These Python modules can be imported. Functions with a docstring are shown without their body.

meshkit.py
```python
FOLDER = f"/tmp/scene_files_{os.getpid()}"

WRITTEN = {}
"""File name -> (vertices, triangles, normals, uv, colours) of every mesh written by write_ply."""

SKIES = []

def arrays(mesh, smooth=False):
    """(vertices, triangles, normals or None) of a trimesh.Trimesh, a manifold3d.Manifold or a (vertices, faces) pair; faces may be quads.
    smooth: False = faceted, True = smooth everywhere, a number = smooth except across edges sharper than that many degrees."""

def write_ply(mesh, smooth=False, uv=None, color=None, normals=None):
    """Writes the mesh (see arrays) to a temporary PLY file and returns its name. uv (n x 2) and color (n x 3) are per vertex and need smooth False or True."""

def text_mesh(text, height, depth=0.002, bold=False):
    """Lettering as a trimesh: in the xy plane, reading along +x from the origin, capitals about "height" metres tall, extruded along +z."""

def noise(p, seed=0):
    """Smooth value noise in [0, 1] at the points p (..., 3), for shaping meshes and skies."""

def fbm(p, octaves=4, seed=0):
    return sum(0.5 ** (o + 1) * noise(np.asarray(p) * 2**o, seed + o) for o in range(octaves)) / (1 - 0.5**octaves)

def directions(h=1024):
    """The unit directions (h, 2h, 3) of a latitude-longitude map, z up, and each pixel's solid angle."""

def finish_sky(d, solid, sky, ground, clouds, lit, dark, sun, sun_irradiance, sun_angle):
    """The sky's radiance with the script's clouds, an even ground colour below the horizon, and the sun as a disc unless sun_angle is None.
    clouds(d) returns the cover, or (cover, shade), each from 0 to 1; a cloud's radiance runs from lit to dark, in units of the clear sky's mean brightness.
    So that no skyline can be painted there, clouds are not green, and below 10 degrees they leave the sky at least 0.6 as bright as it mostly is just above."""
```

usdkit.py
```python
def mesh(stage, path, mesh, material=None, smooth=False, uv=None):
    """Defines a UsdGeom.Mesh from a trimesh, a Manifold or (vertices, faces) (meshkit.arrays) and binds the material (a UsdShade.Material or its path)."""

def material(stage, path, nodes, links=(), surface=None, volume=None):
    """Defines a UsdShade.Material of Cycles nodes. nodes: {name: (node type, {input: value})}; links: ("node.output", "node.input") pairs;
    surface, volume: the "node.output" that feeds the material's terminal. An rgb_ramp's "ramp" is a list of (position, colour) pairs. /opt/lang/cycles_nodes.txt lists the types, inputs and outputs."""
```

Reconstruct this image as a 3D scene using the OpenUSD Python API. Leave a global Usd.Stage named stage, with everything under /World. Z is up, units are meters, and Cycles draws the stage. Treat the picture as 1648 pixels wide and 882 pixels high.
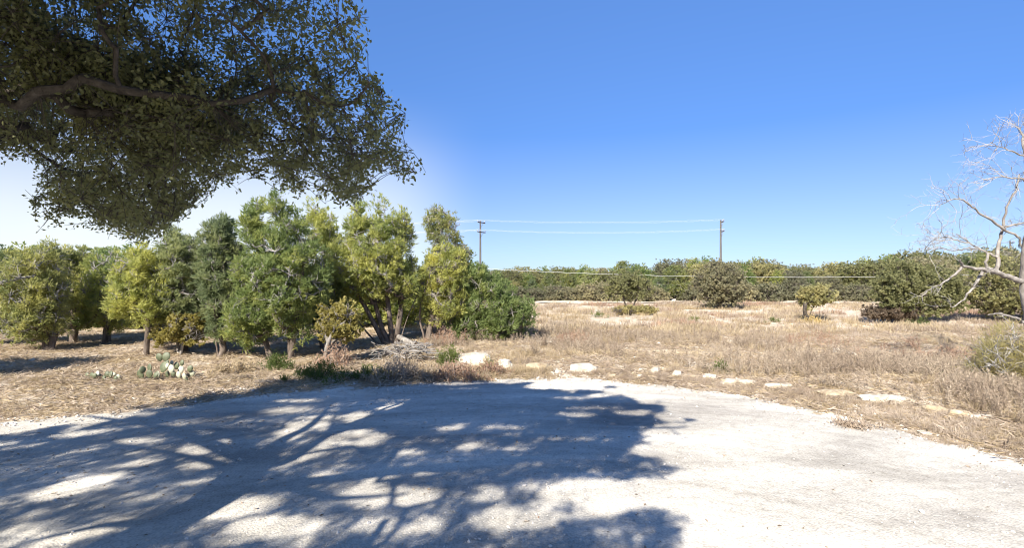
import math
import numpy as np, trimesh, usdkit, meshkit
from pxr import Usd, UsdGeom, UsdLux, UsdShade, Sdf, Gf, Vt
from shapely.geometry import Polygon, Point
import shapely

stage = Usd.Stage.CreateInMemory()
UsdGeom.SetStageUpAxis(stage, 'Z'); UsdGeom.SetStageMetersPerUnit(stage, 1.0)
UsdGeom.Xform.Define(stage, '/World'); UsdGeom.Scope.Define(stage, '/World/Looks')

# ------------------------------------------------------------------ camera, sky, sun, exposure
CAM_Z = 2.5
cam = UsdGeom.Camera.Define(stage, '/World/camera')
cam.CreateHorizontalApertureAttr(36.0); cam.CreateVerticalApertureAttr(36.0 * 549 / 1024); cam.CreateFocalLengthAttr(18.0)
cam.AddTranslateOp().Set(Gf.Vec3d(0, 0, CAM_Z)); cam.AddRotateXOp().Set(90.0)
cam.CreateExposureAttr(1.35)
SUN_AZ, SUN_EL = math.radians(25), math.radians(38)          # shadows run towards +y, 25 degrees to the right
SH = np.array([math.sin(SUN_AZ), math.cos(SUN_AZ)]) / math.tan(SUN_EL)     # shadow offset per metre of height
sun_dir = np.array([-math.sin(SUN_AZ) * math.cos(SUN_EL), -math.cos(SUN_AZ) * math.cos(SUN_EL), math.sin(SUN_EL)])
SUN_I, SKY_S = 1.25, 0.122

def M(name, nodes, links, surface=None, volume=None):
    return usdkit.material(stage, '/World/Looks/' + name, nodes, links, surface, volume)

sky_mat = M('sky_look', {
    's': ('sky_texture', dict(sky_type='single_scattering', sun_disc=False, sun_elevation=SUN_EL, sun_rotation=math.atan2(sun_dir[0], sun_dir[1]), altitude=2000.0, air_density=0.6, aerosol_density=0.2, ozone_density=6.0)),
    'tc': ('texture_coordinate', {}),
    'sep': ('separate_xyz', {}),
    'az': ('math', dict(math_type='arctan2')),
    'mx': ('map_range', dict(range_type='smoothstep', from_min=-0.04, from_max=-0.28, to_min=0.0, to_max=1.0, clamp=True)),
    'mz': ('map_range', dict(range_type='smoothstep', from_min=0.34, from_max=0.02, to_min=0.0, to_max=1.0, clamp=True)),
    'n': ('noise_texture', dict(scale=2.2, detail=3.0)),
    'nm': ('map_range', dict(from_min=0.25, from_max=0.6, to_min=0.7, to_max=1.0, clamp=True)),
    'm1': ('math', dict(math_type='multiply')),
    'm2': ('math', dict(math_type='multiply')),
    'm3': ('math', dict(math_type='multiply', value2=0.85)),
    'mix': ('mix', dict(color2=(3.6, 3.75, 3.6))),
    'zf': ('map_range', dict(from_min=0.0, from_max=0.5, to_min=0.31, to_max=1.24, clamp=True)),
    'zm': ('vector_math', dict(math_type='scale')),
    'hs': ('hsv', {}), 'sf': ('map_range', dict(from_min=0.0, from_max=0.26, to_min=0.74, to_max=1.05, clamp=True)),
    'b': ('background_shader', dict(strength=SKY_S)),
}, [('tc.generated', 'sep.vector'), ('sep.x', 'az.value1'), ('sep.y', 'az.value2'), ('az.value', 'mx.value'), ('sep.z', 'mz.value'),
    ('tc.generated', 'n.vector'), ('n.fac', 'nm.value'), ('mx.result', 'm1.value1'), ('mz.result', 'm1.value2'), ('m1.value', 'm2.value1'), ('nm.result', 'm2.value2'),
    ('m2.value', 'm3.value1'), ('m3.value', 'mix.fac'), ('sep.z', 'zf.value'), ('sep.z', 'sf.value'), ('sf.result', 'hs.saturation'), ('s.color', 'zm.vector1'), ('zf.result', 'zm.scale'), ('zm.vector', 'hs.color'), ('hs.color', 'mix.color1'), ('mix.color', 'b.color')], surface='b.background')
dome = UsdLux.DomeLight.Define(stage, '/World/sky')
UsdShade.MaterialBindingAPI.Apply(dome.GetPrim()).Bind(sky_mat)
dome.GetPrim().SetCustomDataByKey('kind', 'structure')
sun = UsdLux.DistantLight.Define(stage, '/World/sun')
sun.CreateNormalizeAttr(True); sun.CreateIntensityAttr(SUN_I); sun.CreateAngleAttr(0.53); sun.CreateColorAttr(Gf.Vec3f(1.0, 0.93, 0.82))
_z = Gf.Vec3d(*map(float, sun_dir))
sun.AddOrientOp(UsdGeom.XformOp.PrecisionDouble).Set(Gf.Quatd(Gf.Rotation(Gf.Vec3d(0, 0, 1), _z).GetQuat()))

# ------------------------------------------------------------------ photograph pixels to places
F = 824.0
def G(px, py):
    d = CAM_Z * F / (py - 441.0)
    return np.array([(px - 824.0) / F * d, d])
def AT(px, py, d):
    return np.array([(px - 824.0) / F * d, d, CAM_Z + (441.0 - py) / F * d])

# ------------------------------------------------------------------ helpers
counts = {}
def numbered(path):
    n = counts.get(path, 0); counts[path] = n + 1
    return path if n == 0 else f'{path}_{n:03d}'
def tag(prim, label=None, cat=None, group=None, kind=None):
    prim = prim.GetPrim() if hasattr(prim, 'GetPrim') else prim
    for k, v in (('label', label), ('category', cat), ('group', group), ('kind', kind)):
        if v: prim.SetCustomDataByKey(k, v)
    return prim
def obj(name, mesh, material, parent=None, smooth=False):
    base = parent.GetPath().pathString if parent is not None else '/World'
    return usdkit.mesh(stage, numbered(f'{base}/{name}'), mesh, material, smooth)
def thing(name, label, cat, loc=(0, 0, 0), rz=0.0, group=None, scale=None):
    x = UsdGeom.Xform.Define(stage, numbered('/World/' + name))
    x.AddTranslateOp().Set(Gf.Vec3d(*map(float, loc)))
    if rz: x.AddRotateZOp().Set(float(rz))
    if scale is not None: x.AddScaleOp().Set(Gf.Vec3f(*map(float, scale)))
    tag(x, label, cat, group)
    return x
def copy_of(proto, name, label, cat, loc, rz, scale, group):
    x = thing(name, label, cat, loc, rz, group, scale)
    x.GetPrim().GetReferences().AddInternalReference(proto); x.GetPrim().SetInstanceable(True)
    return x
class MB:
    def __init__(s): s.v, s.f, s.n = [], [], 0
    def add(s, v, f):
        s.v.append(np.asarray(v, float)); s.f.append(np.asarray(f, int) + s.n); s.n += len(v)
    def tm(s, m): s.add(m.vertices, m.faces)
    def get(s): return np.vstack(s.v), np.vstack(s.f)
    def empty(s): return s.n == 0
def unit(v): return v / np.maximum(np.linalg.norm(v, axis=-1, keepdims=True), 1e-9)
def tube(pts, radii, n=6, cap=True):
    pts = np.asarray(pts, float); radii = np.broadcast_to(np.asarray(radii, float), (len(pts),))
    t = unit(np.gradient(pts, axis=0)); ref = np.array([0.31, 0.17, 0.93]) if abs(t[0] @ np.array([0.31, 0.17, 0.93])) < 0.85 else np.array([1.0, 0.1, 0])
    a = unit(np.cross(t, ref)); b = np.cross(t, a)
    ang = np.arange(n) / n * 2 * np.pi
    ring = pts[:, None] + radii[:, None, None] * (np.cos(ang)[None, :, None] * a[:, None] + np.sin(ang)[None, :, None] * b[:, None])
    v = ring.reshape(-1, 3); i = np.arange(len(pts) - 1)[:, None] * n; j = np.arange(n)[None]; k = (j + 1) % n
    f = np.concatenate([np.stack([i + j, i + k, i + n + k], -1).reshape(-1, 3), np.stack([i + j, i + n + k, i + n + j], -1).reshape(-1, 3)])
    if cap:
        m = len(v); v = np.vstack([v, pts[0], pts[-1]]); e = (len(pts) - 1) * n; j, k = np.arange(n), (np.arange(n) + 1) % n
        f = np.vstack([f, np.stack([k, j, np.full(n, m)], -1), np.stack([e + j, e + k, np.full(n, m + 1)], -1)])
    return v, f
def box(sx, sy, sz, c=(0, 0, 0)):
    m = trimesh.creation.box((sx, sy, sz)); m.apply_translation(c); return m
def smooth_path(pts, k=4):
    """Catmull-Rom through the points."""
    p = np.asarray(pts, float); q = np.vstack([2 * p[0] - p[1], p, 2 * p[-1] - p[-2]]); out = []
    for i in range(len(p) - 1):
        a, b, c, d = q[i:i + 4]
        for t in np.arange(k) / k:
            out.append(0.5 * (2 * b + (c - a) * t + (2 * a - 5 * b + 4 * c - d) * t * t + (3 * b - a - 3 * c + d) * t ** 3))
    out.append(p[-1]); return np.array(out)
def diamonds(base, dirs, length, width, rng, bend=0.0, facing=None, loose=0.7):
    """A leaf-sized lozenge of two triangles at each base point."""
    n = len(base); L = np.broadcast_to(length, (n,))[:, None]; W = np.broadcast_to(width, (n,))[:, None]
    d = unit(dirs); s = unit(np.cross(d, rng.normal(size=(n, 3)) if facing is None else facing + rng.normal(size=(n, 3)) * loose)); up = np.cross(s, d)
    mid = base + d * L * 0.5 + up * L * bend
    v = np.stack([base, mid - s * W / 2, base + d * L, mid + s * W / 2], 1).reshape(-1, 3)
    i = np.arange(n)[:, None] * 4
    return v, np.concatenate([i + np.array([0, 1, 3]), i + np.array([1, 2, 3])])

# ------------------------------------------------------------------ materials
def leaf(name, stops, translucent=0.5, rough=0.6, scale=1.6, spec=0.25):
    """Leaf colour varies leaf by leaf and clump by clump; some light passes through."""
    return M(name, {
        'g': ('geometry', {}), 'oi': ('object_info', {}),
        'n': ('noise_texture', dict(scale=scale, detail=2.0)),
        'a': ('math', dict(math_type='multiply_add', value2=0.45, value3=-0.05)),
        'b': ('math', dict(math_type='multiply_add', value2=0.5)),
        'c': ('math', dict(math_type='multiply_add', value2=0.24, value3=-0.12)),
        'd': ('math', dict(math_type='add')),
        'r': ('rgb_ramp', dict(ramp=stops)),
        'p': ('principled_bsdf', dict(roughness=rough, specular_ior_level=spec)),
        't': ('translucent_bsdf', {}),
        'hs': ('hsv', dict(saturation=1.1, value=1.5)),
        'm': ('mix_closure', dict(fac=translucent)),
    }, [('g.random_per_island', 'a.value1'), ('g.position', 'n.vector'), ('n.fac', 'b.value1'), ('a.value', 'b.value3'), ('oi.random', 'c.value1'), ('b.value', 'd.value1'), ('c.value', 'd.value2'),
        ('d.value', 'r.fac'), ('r.color', 'p.base_color'), ('r.color', 'hs.color'), ('hs.color', 't.color'), ('p.BSDF', 'm.closure1'), ('t.BSDF', 'm.closure2')], surface='m.closure')
def rough_mat(name, stops, scale=6.0, detail=6.0, rough=0.9, bump=0.5, bump_scale=None, dist=0.02, stretch=(1, 1, 1), spec=0.2):
    return M(name, {
        'g': ('geometry', {}), 'mp': ('mapping', dict(scale=stretch)),
        'n': ('noise_texture', dict(scale=scale, detail=detail, roughness=0.6)),
        'n2': ('noise_texture', dict(scale=bump_scale or scale * 4, detail=4.0, roughness=0.65)),
        'r': ('rgb_ramp', dict(ramp=stops)),
        'bu': ('bump', dict(strength=bump, distance=dist)),
        'p': ('principled_bsdf', dict(roughness=rough, specular_ior_level=spec)),
    }, [('g.position', 'mp.vector'), ('mp.vector', 'n.vector'), ('mp.vector', 'n2.vector'), ('n.fac', 'r.fac'), ('r.color', 'p.base_color'), ('n2.fac', 'bu.height'), ('bu.normal', 'p.normal')], surface='p.BSDF')

CEDAR = leaf('cedar_foliage', [(0.15, (0.169, 0.214, 0.078)), (0.45, (0.512, 0.481, 0.142)), (0.7, (0.856, 0.693, 0.231)), (0.95, (1.218, 0.866, 0.333))])
CEDAR_DARK = leaf('cedar_foliage_dark', [(0.15, (0.157, 0.187, 0.079)), (0.5, (0.473, 0.432, 0.152)), (0.8, (0.796, 0.618, 0.239)), (0.97, (1.087, 0.700, 0.272))])
CEDAR_GOLD = leaf('cedar_foliage_gold', [(0.15, (0.145, 0.179, 0.091)), (0.5, (0.420, 0.417, 0.170)), (0.8, (0.639, 0.582, 0.291)), (0.97, (0.838, 0.702, 0.457))])
YELLOW = leaf('yellow_foliage', [(0.15, (0.182, 0.159, 0.047)), (0.5, (0.421, 0.376, 0.140)), (0.95, (0.617, 0.550, 0.281))])
OAK_FAR = leaf('scrub_oak_foliage', [(0.15, (0.194, 0.197, 0.091)), (0.5, (0.553, 0.478, 0.228)), (0.95, (1.010, 0.795, 0.430))])
OAK_GREY = leaf('grey_oak_foliage', [(0.15, (0.180, 0.178, 0.111)), (0.5, (0.458, 0.401, 0.233)), (0.95, (0.719, 0.594, 0.374))])
LIVE_OAK = leaf('live_oak_leaf', [(0.12, (0.141, 0.150, 0.063)), (0.45, (0.367, 0.357, 0.133)), (0.75, (0.710, 0.543, 0.226)), (0.95, (1.201, 0.795, 0.380))], translucent=0.4, rough=0.4, spec=0.45)
SHRUB = leaf('shrub_foliage', [(0.15, (0.320, 0.283, 0.129)), (0.5, (0.912, 0.677, 0.324)), (0.95, (1.501, 1.018, 0.559))])
WEED = leaf('green_weed', [(0.15, (0.078, 0.109, 0.031)), (0.5, (0.218, 0.242, 0.070)), (0.95, (0.468, 0.421, 0.156))])
BRUSH = leaf('dark_brush', [(0.15, (0.158, 0.121, 0.087)), (0.5, (0.410, 0.329, 0.226)), (0.95, (0.693, 0.554, 0.381))])
STRAW = leaf('straw_grass', [(0.1, (0.296, 0.230, 0.140)), (0.5, (0.552, 0.459, 0.316)), (0.95, (0.755, 0.690, 0.535))], translucent=0.25, scale=0.35)
TAN = leaf('orange_grass', [(0.1, (0.269, 0.208, 0.151)), (0.5, (0.554, 0.473, 0.382)), (0.95, (0.761, 0.747, 0.686))], translucent=0.25, scale=0.5)
GREYW = leaf('grey_dead_weed', [(0.1, (0.242, 0.188, 0.136)), (0.5, (0.469, 0.395, 0.301)), (0.95, (0.676, 0.611, 0.474))], translucent=0.2, scale=0.5)
RUSTW = leaf('rust_dead_weed', [(0.1, (0.230, 0.146, 0.101)), (0.5, (0.458, 0.319, 0.221)), (0.95, (0.688, 0.559, 0.406))], translucent=0.2, scale=0.5)
BARK = rough_mat('cedar_bark', [(0.3, (0.055, 0.042, 0.033)), (0.55, (0.15, 0.12, 0.10)), (0.8, (0.27, 0.235, 0.20))], scale=9, stretch=(1, 1, 0.25), bump=0.8, dist=0.03)
OAKBARK = rough_mat('oak_bark', [(0.3, (0.04, 0.033, 0.027)), (0.6, (0.10, 0.085, 0.07)), (0.85, (0.19, 0.17, 0.145))], scale=12, bump=0.8, dist=0.03)
DEADWOOD = rough_mat('dead_wood', [(0.3, (0.10, 0.09, 0.08)), (0.52, (0.22, 0.20, 0.18)), (0.75, (0.38, 0.355, 0.325))], scale=7, stretch=(1, 1, 0.4), bump=0.5, dist=0.02)
GREYTWIG = rough_mat('grey_twig', [(0.3, (0.16, 0.15, 0.14)), (0.6, (0.30, 0.285, 0.265)), (0.8, (0.42, 0.40, 0.375))], scale=7)
ROCK = rough_mat('limestone', [(0.28, (0.20, 0.165, 0.12)), (0.42, (0.40, 0.35, 0.275)), (0.55, (0.53, 0.48, 0.40)), (0.75, (0.66, 0.61, 0.53))], scale=5.0, bump=0.9, bump_scale=11, dist=0.05)
ROCK_WARM = rough_mat('stained_limestone', [(0.28, (0.20, 0.145, 0.09)), (0.5, (0.39, 0.315, 0.21)), (0.7, (0.53, 0.455, 0.335))], scale=5.0, bump=0.9, bump_scale=11, dist=0.05)
POLE = rough_mat('weathered_pole', [(0.3, (0.07, 0.066, 0.063)), (0.7, (0.125, 0.118, 0.113))], scale=4, stretch=(3, 3, 0.2))
WIRE = rough_mat('aluminium_wire', [(0.3, (0.42, 0.42, 0.42)), (0.7, (0.55, 0.55, 0.55))], scale=1, bump=0.0, rough=0.5)
INSUL = rough_mat('insulator', [(0.3, (0.20, 0.20, 0.22)), (0.7, (0.32, 0.32, 0.34))], scale=5, bump=0.0, rough=0.3)
PAD = rough_mat('cactus_pad', [(0.3, (0.055, 0.065, 0.035)), (0.55, (0.095, 0.11, 0.06)), (0.8, (0.17, 0.175, 0.11))], scale=9, bump=0.3, bump_scale=60, rough=0.55, spec=0.5)
PAD_PALE = rough_mat('pale_cactus_pad', [(0.3, (0.28, 0.30, 0.21)), (0.55, (0.40, 0.41, 0.32)), (0.8, (0.52, 0.51, 0.43))], scale=9, bump=0.3, bump_scale=60, rough=0.6)

# ground: straw litter, pale dust, darker soil
GROUND = M('dry_ground', {
    'g': ('geometry', {}),
    'n1': ('noise_texture', dict(scale=0.22, detail=5.0, roughness=0.6)),
    'n2': ('noise_texture', dict(scale=2.6, detail=6.0, roughness=0.7)),
    'n3': ('noise_texture', dict(scale=26.0, detail=4.0, roughness=0.7)),
    'n4': ('noise_texture', dict(scale=0.6, detail=3.0)),
    'r1': ('rgb_ramp', dict(ramp=[(0.3, (0.45, 0.375, 0.285)), (0.48, (0.53, 0.455, 0.355)), (0.62, (0.57, 0.505, 0.415)), (0.75, (0.49, 0.405, 0.31))])),
    'r2': ('rgb_ramp', dict(ramp=[(0.3, (0.45, 0.40, 0.34)), (0.5, (0.92, 0.9, 0.88)), (0.68, (1.35, 1.34, 1.32))])),
    'r3': ('rgb_ramp', dict(ramp=[(0.3, (0.5, 0.46, 0.42)), (0.52, (1.0, 1.0, 1.0)), (0.7, (1.45, 1.42, 1.38))])),
    'm1': ('mix', dict(mix_type='multiply', fac=0.75)), 'm2': ('mix', dict(mix_type='multiply', fac=0.85)),
    'pm': ('map_range', dict(from_min=0.56, from_max=0.68, to_min=0.0, to_max=0.7, clamp=True)),
    'pale': ('mix', dict(color2=(0.56, 0.50, 0.41))),
    'bu': ('bump', dict(strength=0.9, distance=0.05)),
    'p': ('principled_bsdf', dict(roughness=0.95, specular_ior_level=0.1)),
}, [('g.position', 'n1.vector'), ('g.position', 'n2.vector'), ('g.position', 'n3.vector'), ('g.position', 'n4.vector'), ('n1.fac', 'r1.fac'), ('n2.fac', 'r2.fac'), ('n3.fac', 'r3.fac'),
    ('n4.fac', 'pm.value'), ('pm.result', 'pale.fac'), ('r1.color', 'pale.color1'),
    ('pale.color', 'm1.color1'), ('r2.color', 'm1.color2'), ('m1.color', 'm2.color1'), ('r3.color', 'm2.color2'), ('m2.color', 'p.base_color'), ('n3.fac', 'bu.height'), ('bu.normal', 'p.normal')], surface='p.BSDF')
ROAD = M('caliche_road', {
    'g': ('geometry', {}),
    'mp': ('mapping', dict(scale=(0.22, 0.6, 1.0), rotation=(0, 0, 0.12))),
    'n1': ('noise_texture', dict(scale=1.0, detail=5.0, roughness=0.62, distortion=0.4)),
    'n2': ('noise_texture', dict(scale=7.0, detail=5.0, roughness=0.7)),
    'v': ('voronoi_texture', dict(scale=42.0, feature='f1')),
    'v2': ('noise_texture', dict(scale=70.0, detail=3.0, roughness=0.7)),
    'r1': ('rgb_ramp', dict(ramp=[(0.33, (0.27, 0.255, 0.235)), (0.45, (0.385, 0.37, 0.34)), (0.57, (0.50, 0.48, 0.44)), (0.68, (0.68, 0.65, 0.60))])),
    'r2': ('rgb_ramp', dict(ramp=[(0.3, (0.78, 0.76, 0.73)), (0.5, (1, 1, 1)), (0.7, (1.12, 1.12, 1.1))])),
    'cs': ('vector_math', dict(math_type='subtract', vector2=(0.6, 1.6, 0.0))), 'cl': ('vector_math', dict(math_type='length')), 'sx': ('separate_xyz', {}), 'cx': ('combine_xyz', {}), 'm5': ('math', dict(math_type='multiply', value2=0.06)), 'nr': ('noise_texture', dict(scale=2.1, detail=4.0, roughness=0.65)),
    'rr': ('rgb_ramp', dict(ramp=[(0.36, (0.80, 0.79, 0.77)), (0.5, (1.0, 1.0, 1.0)), (0.64, (1.14, 1.13, 1.1))])), 'm4': ('mix', dict(mix_type='multiply', fac=0.75)), 'tint': ('mix', dict(mix_type='multiply', fac=1.0, color2=(1.1, 1.085, 1.05))),
    'r3': ('rgb_ramp', dict(ramp=[(0.0, (1.12, 1.11, 1.1)), (0.5, (0.95, 0.95, 0.95)), (0.9, (0.62, 0.61, 0.6))])),
    'm1': ('mix', dict(mix_type='multiply', fac=0.8)), 'm2': ('mix', dict(mix_type='multiply', fac=0.7)),
    'h': ('math', dict(math_type='subtract')),
    'bu': ('bump', dict(strength=0.5, distance=0.012)),
    'p': ('principled_bsdf', dict(roughness=0.9, specular_ior_level=0.15)),
}, [('g.position', 'mp.vector'), ('mp.vector', 'n1.vector'), ('g.position', 'n2.vector'), ('g.position', 'v.vector'), ('g.position', 'v2.vector'), ('n1.fac', 'r1.fac'), ('n2.fac', 'r2.fac'), ('v.distance', 'r3.fac'),
    ('r1.color', 'm1.color1'), ('r2.color', 'm1.color2'), ('m1.color', 'm2.color1'), ('r3.color', 'm2.color2'), ('m2.color', 'm4.color1'), ('rr.color', 'm4.color2'), ('m4.color', 'tint.color1'), ('tint.color', 'p.base_color'), ('g.position', 'cs.vector1'), ('cs.vector', 'cl.vector1'), ('g.position', 'sx.vector'), ('cl.value', 'cx.x'), ('sx.x', 'm5.value1'), ('m5.value', 'cx.y'), ('cx.vector', 'nr.vector'), ('nr.fac', 'rr.fac'),
    ('v2.fac', 'h.value1'), ('v.distance', 'h.value2'), ('h.value', 'bu.height'), ('bu.normal', 'p.normal')], surface='p.BSDF')
TRACK = rough_mat('pale_track', [(0.3, (0.42, 0.35, 0.26)), (0.6, (0.58, 0.52, 0.42)), (0.8, (0.66, 0.61, 0.52))], scale=1.5)
GRAVEL = rough_mat('loose_gravel', [(0.3, (0.30, 0.28, 0.26)), (0.5, (0.52, 0.49, 0.45)), (0.75, (0.70, 0.67, 0.62))], scale=14, bump=0.2)

# ------------------------------------------------------------------ ground and road
rng0 = np.random.default_rng(7)
edge_px = [(-120, 694), (0, 682), (100, 674), (200, 664), (300, 652), (400, 641), (500, 631), (600, 623), (700, 617), (800, 612), (860, 608), (920, 608), (960, 612), (1030, 619), (1100, 627), (1180, 637), (1250, 648), (1330, 664), (1400, 682), (1500, 707), (1580, 724), (1648, 741), (1760, 775)]
edge = np.array([G(*p) for p in edge_px])
back = [(8.9, 2.6), (9.0, -1.5), (7.0, -6.0), (2.5, -9.0), (-3, -9.5), (-8.5, -7.5), (-12.5, -3), (-13.0, 2.0), (-12.0, 6.0)]
ring = smooth_path(np.vstack([edge, back]), 14)
_t = np.column_stack([ring * 1.1, np.zeros(len(ring))])
nrm = unit(np.gradient(ring, axis=0)); nrm = np.column_stack([-nrm[:, 1], nrm[:, 0]])
ring = ring + nrm * ((meshkit.noise(_t * 1.3, 3) - 0.5) * 0.34 + (meshkit.noise(_t * 5, 4) - 0.5) * 0.16)[:, None]
road_poly = Polygon(ring).buffer(0)
def road_dist(x, y):
    """Signed distance to the road's edge, positive outside."""
    p = shapely.points(x, y)
    d = shapely.distance(p, road_poly.exterior)
    return np.where(shapely.contains(road_poly, p), -d, d)
def height(x, y):
    x, y = np.asarray(x, float), np.asarray(y, float)
    p = np.stack([x, y, np.zeros_like(x)], -1)
    out = np.clip(road_dist(x, y) / 2.5, 0, 1)
    n = (meshkit.fbm(p * 0.35, 5) - 0.47) * 0.34 + (meshkit.noise(p * 1.9, 9) - 0.5) * 0.06
    return np.where(road_dist(x, y) < 0.05, -0.04, out * n * np.clip(1.5 - np.hypot(x, y) / 120, 0.3, 1))
def grid(x0, x1, nx, y0, y1, ny, zf):
    xs, ys = (np.linspace(a, b, n) if np.isscalar(a) else a for a, b, n in ((x0, x1, nx), (y0, y1, ny)))
    X, Y = np.meshgrid(xs, ys); Z = zf(X.ravel(), Y.ravel())
    v = np.column_stack([X.ravel(), Y.ravel(), Z]); nx, ny = len(xs), len(ys)
    i = (np.arange(ny - 1)[:, None] * nx + np.arange(nx - 1)[None]).ravel()
    return v, np.stack([i, i + 1, i + nx + 1, i + nx], -1)
def spread(lim, fine, n_f, n_o):
    a = np.linspace(-fine, fine, n_f); b = fine + (lim - fine) * (np.linspace(0, 1, n_o + 1)[1:] ** 2.2)
    return np.concatenate([-b[::-1], a, b])
gx = spread(700, 40, 260, 24)
gy = np.concatenate([-spread(300, 14, 2, 12)[-12:][::-1], np.linspace(-13, 50, 260), 50 + 650 * np.linspace(0, 1, 25)[1:] ** 2.2])
tag(obj('ground', grid(gx, None, 0, gy, None, 0, height), GROUND, smooth=True), kind='structure')
rv, rf = trimesh.creation.triangulate_polygon(road_poly, engine='earcut')
tag(obj('gravel_road', (np.column_stack([rv, np.full(len(rv), 0.006)]), rf), ROAD), kind='structure')
ty = lambda x: 44.2 + 0.5 * np.sin(x * 0.13) + 0.02 * x
xs = np.linspace(0, 75, 160)
def strip(xs, wid, off):
    a = np.column_stack([xs, ty(xs) - wid, height(xs, ty(xs) - wid) + off]); b = np.column_stack([xs, ty(xs) + wid, height(xs, ty(xs) + wid) + off])
    n = len(xs); i = np.arange(n - 1)
    return np.vstack([a, b]), np.stack([i, i + 1, n + i + 1, n + i], -1)
tag(obj('dirt_track', strip(xs, 1.7, 0.06), TRACK, smooth=True), kind='structure')

# ------------------------------------------------------------------ trees
def sample_lobes(lobes, n, rng, shell=0.45, thr=0.42, nscale=2.4, seed=1):
    """Points in the union of ellipsoids (x, y, z, r, squash), thinned by noise so that clumps and gaps appear; and their outward directions."""
    lobes = np.asarray(lobes, float); w = lobes[:, 3] ** 2.2; k = rng.choice(len(lobes), n, p=w / w.sum())
    d = unit(rng.normal(size=(n, 3))); r = rng.random(n) ** shell
    p = lobes[k, :3] + d * (lobes[k, 3] * r)[:, None] * np.stack([np.ones(n), np.ones(n), lobes[k, 4]], 1)
    keep = meshkit.noise(p * nscale, seed) * 0.6 + meshkit.noise(p * nscale * 2.7, seed + 5) * 0.4 > thr
    return p[keep], d[keep], k[keep]
def grow(roots, targets, rng, wander=0.12, climb=0.5, minz=None):
    """Joins each target to the nearest branch grown so far. roots: list of point paths. Returns the paths as (points, radii)."""
    P, par, path = [], [], []
    for r in roots:
        idx = []
        for j, q in enumerate(r):
            P.append(np.array(q, float)); par.append(idx[-1] if j else -1); idx.append(len(P) - 1)
        path.append(idx)
    base = P[0]
    order = np.argsort([np.linalg.norm(t - base) for t in targets])
    for o in order:
        t = targets[o]; A = np.array(P); dv = t - A; dist = np.linalg.norm(dv, axis=1)
        cost = dist + climb * np.maximum(0, A[:, 2] - t[2]) * 2 + 0.15 * np.linalg.norm(A - base, axis=1) + 0.5 * (A[:, 2] < base[2] + 0.25) + (0 if minz is None else 10.0 * (A[:, 2] < minz))
        i = int(np.argmin(cost)); n = max(2, int(dist[i] / 0.35)); idx = [i]
        bow = rng.normal(size=3) * wander * dist[i]
        for s in np.arange(1, n + 1) / n:
            q = P[i] + dv[i] * s + bow * math.sin(math.pi * s) + np.array([0, 0, -0.10 * dist[i]]) * math.sin(math.pi * s) + (rng.normal(size=3) * 0.02 * dist[i] if s < 1 else 0)
            P.append(q); par.append(idx[-1]); idx.append(len(P) - 1)
        path.append(idx)
    load = np.zeros(len(P))
    for idx in path: load[idx[-1]] += 1
    for i in range(len(P) - 1, -1, -1):
        if par[i] >= 0: load[par[i]] += load[i]
    return [(np.array([P[i] for i in idx]), np.array([load[i] if j or len(idx) < 2 else min(load[i], load[idx[1]] * 1.15) for j, i in enumerate(idx)])) for idx in path]
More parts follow.
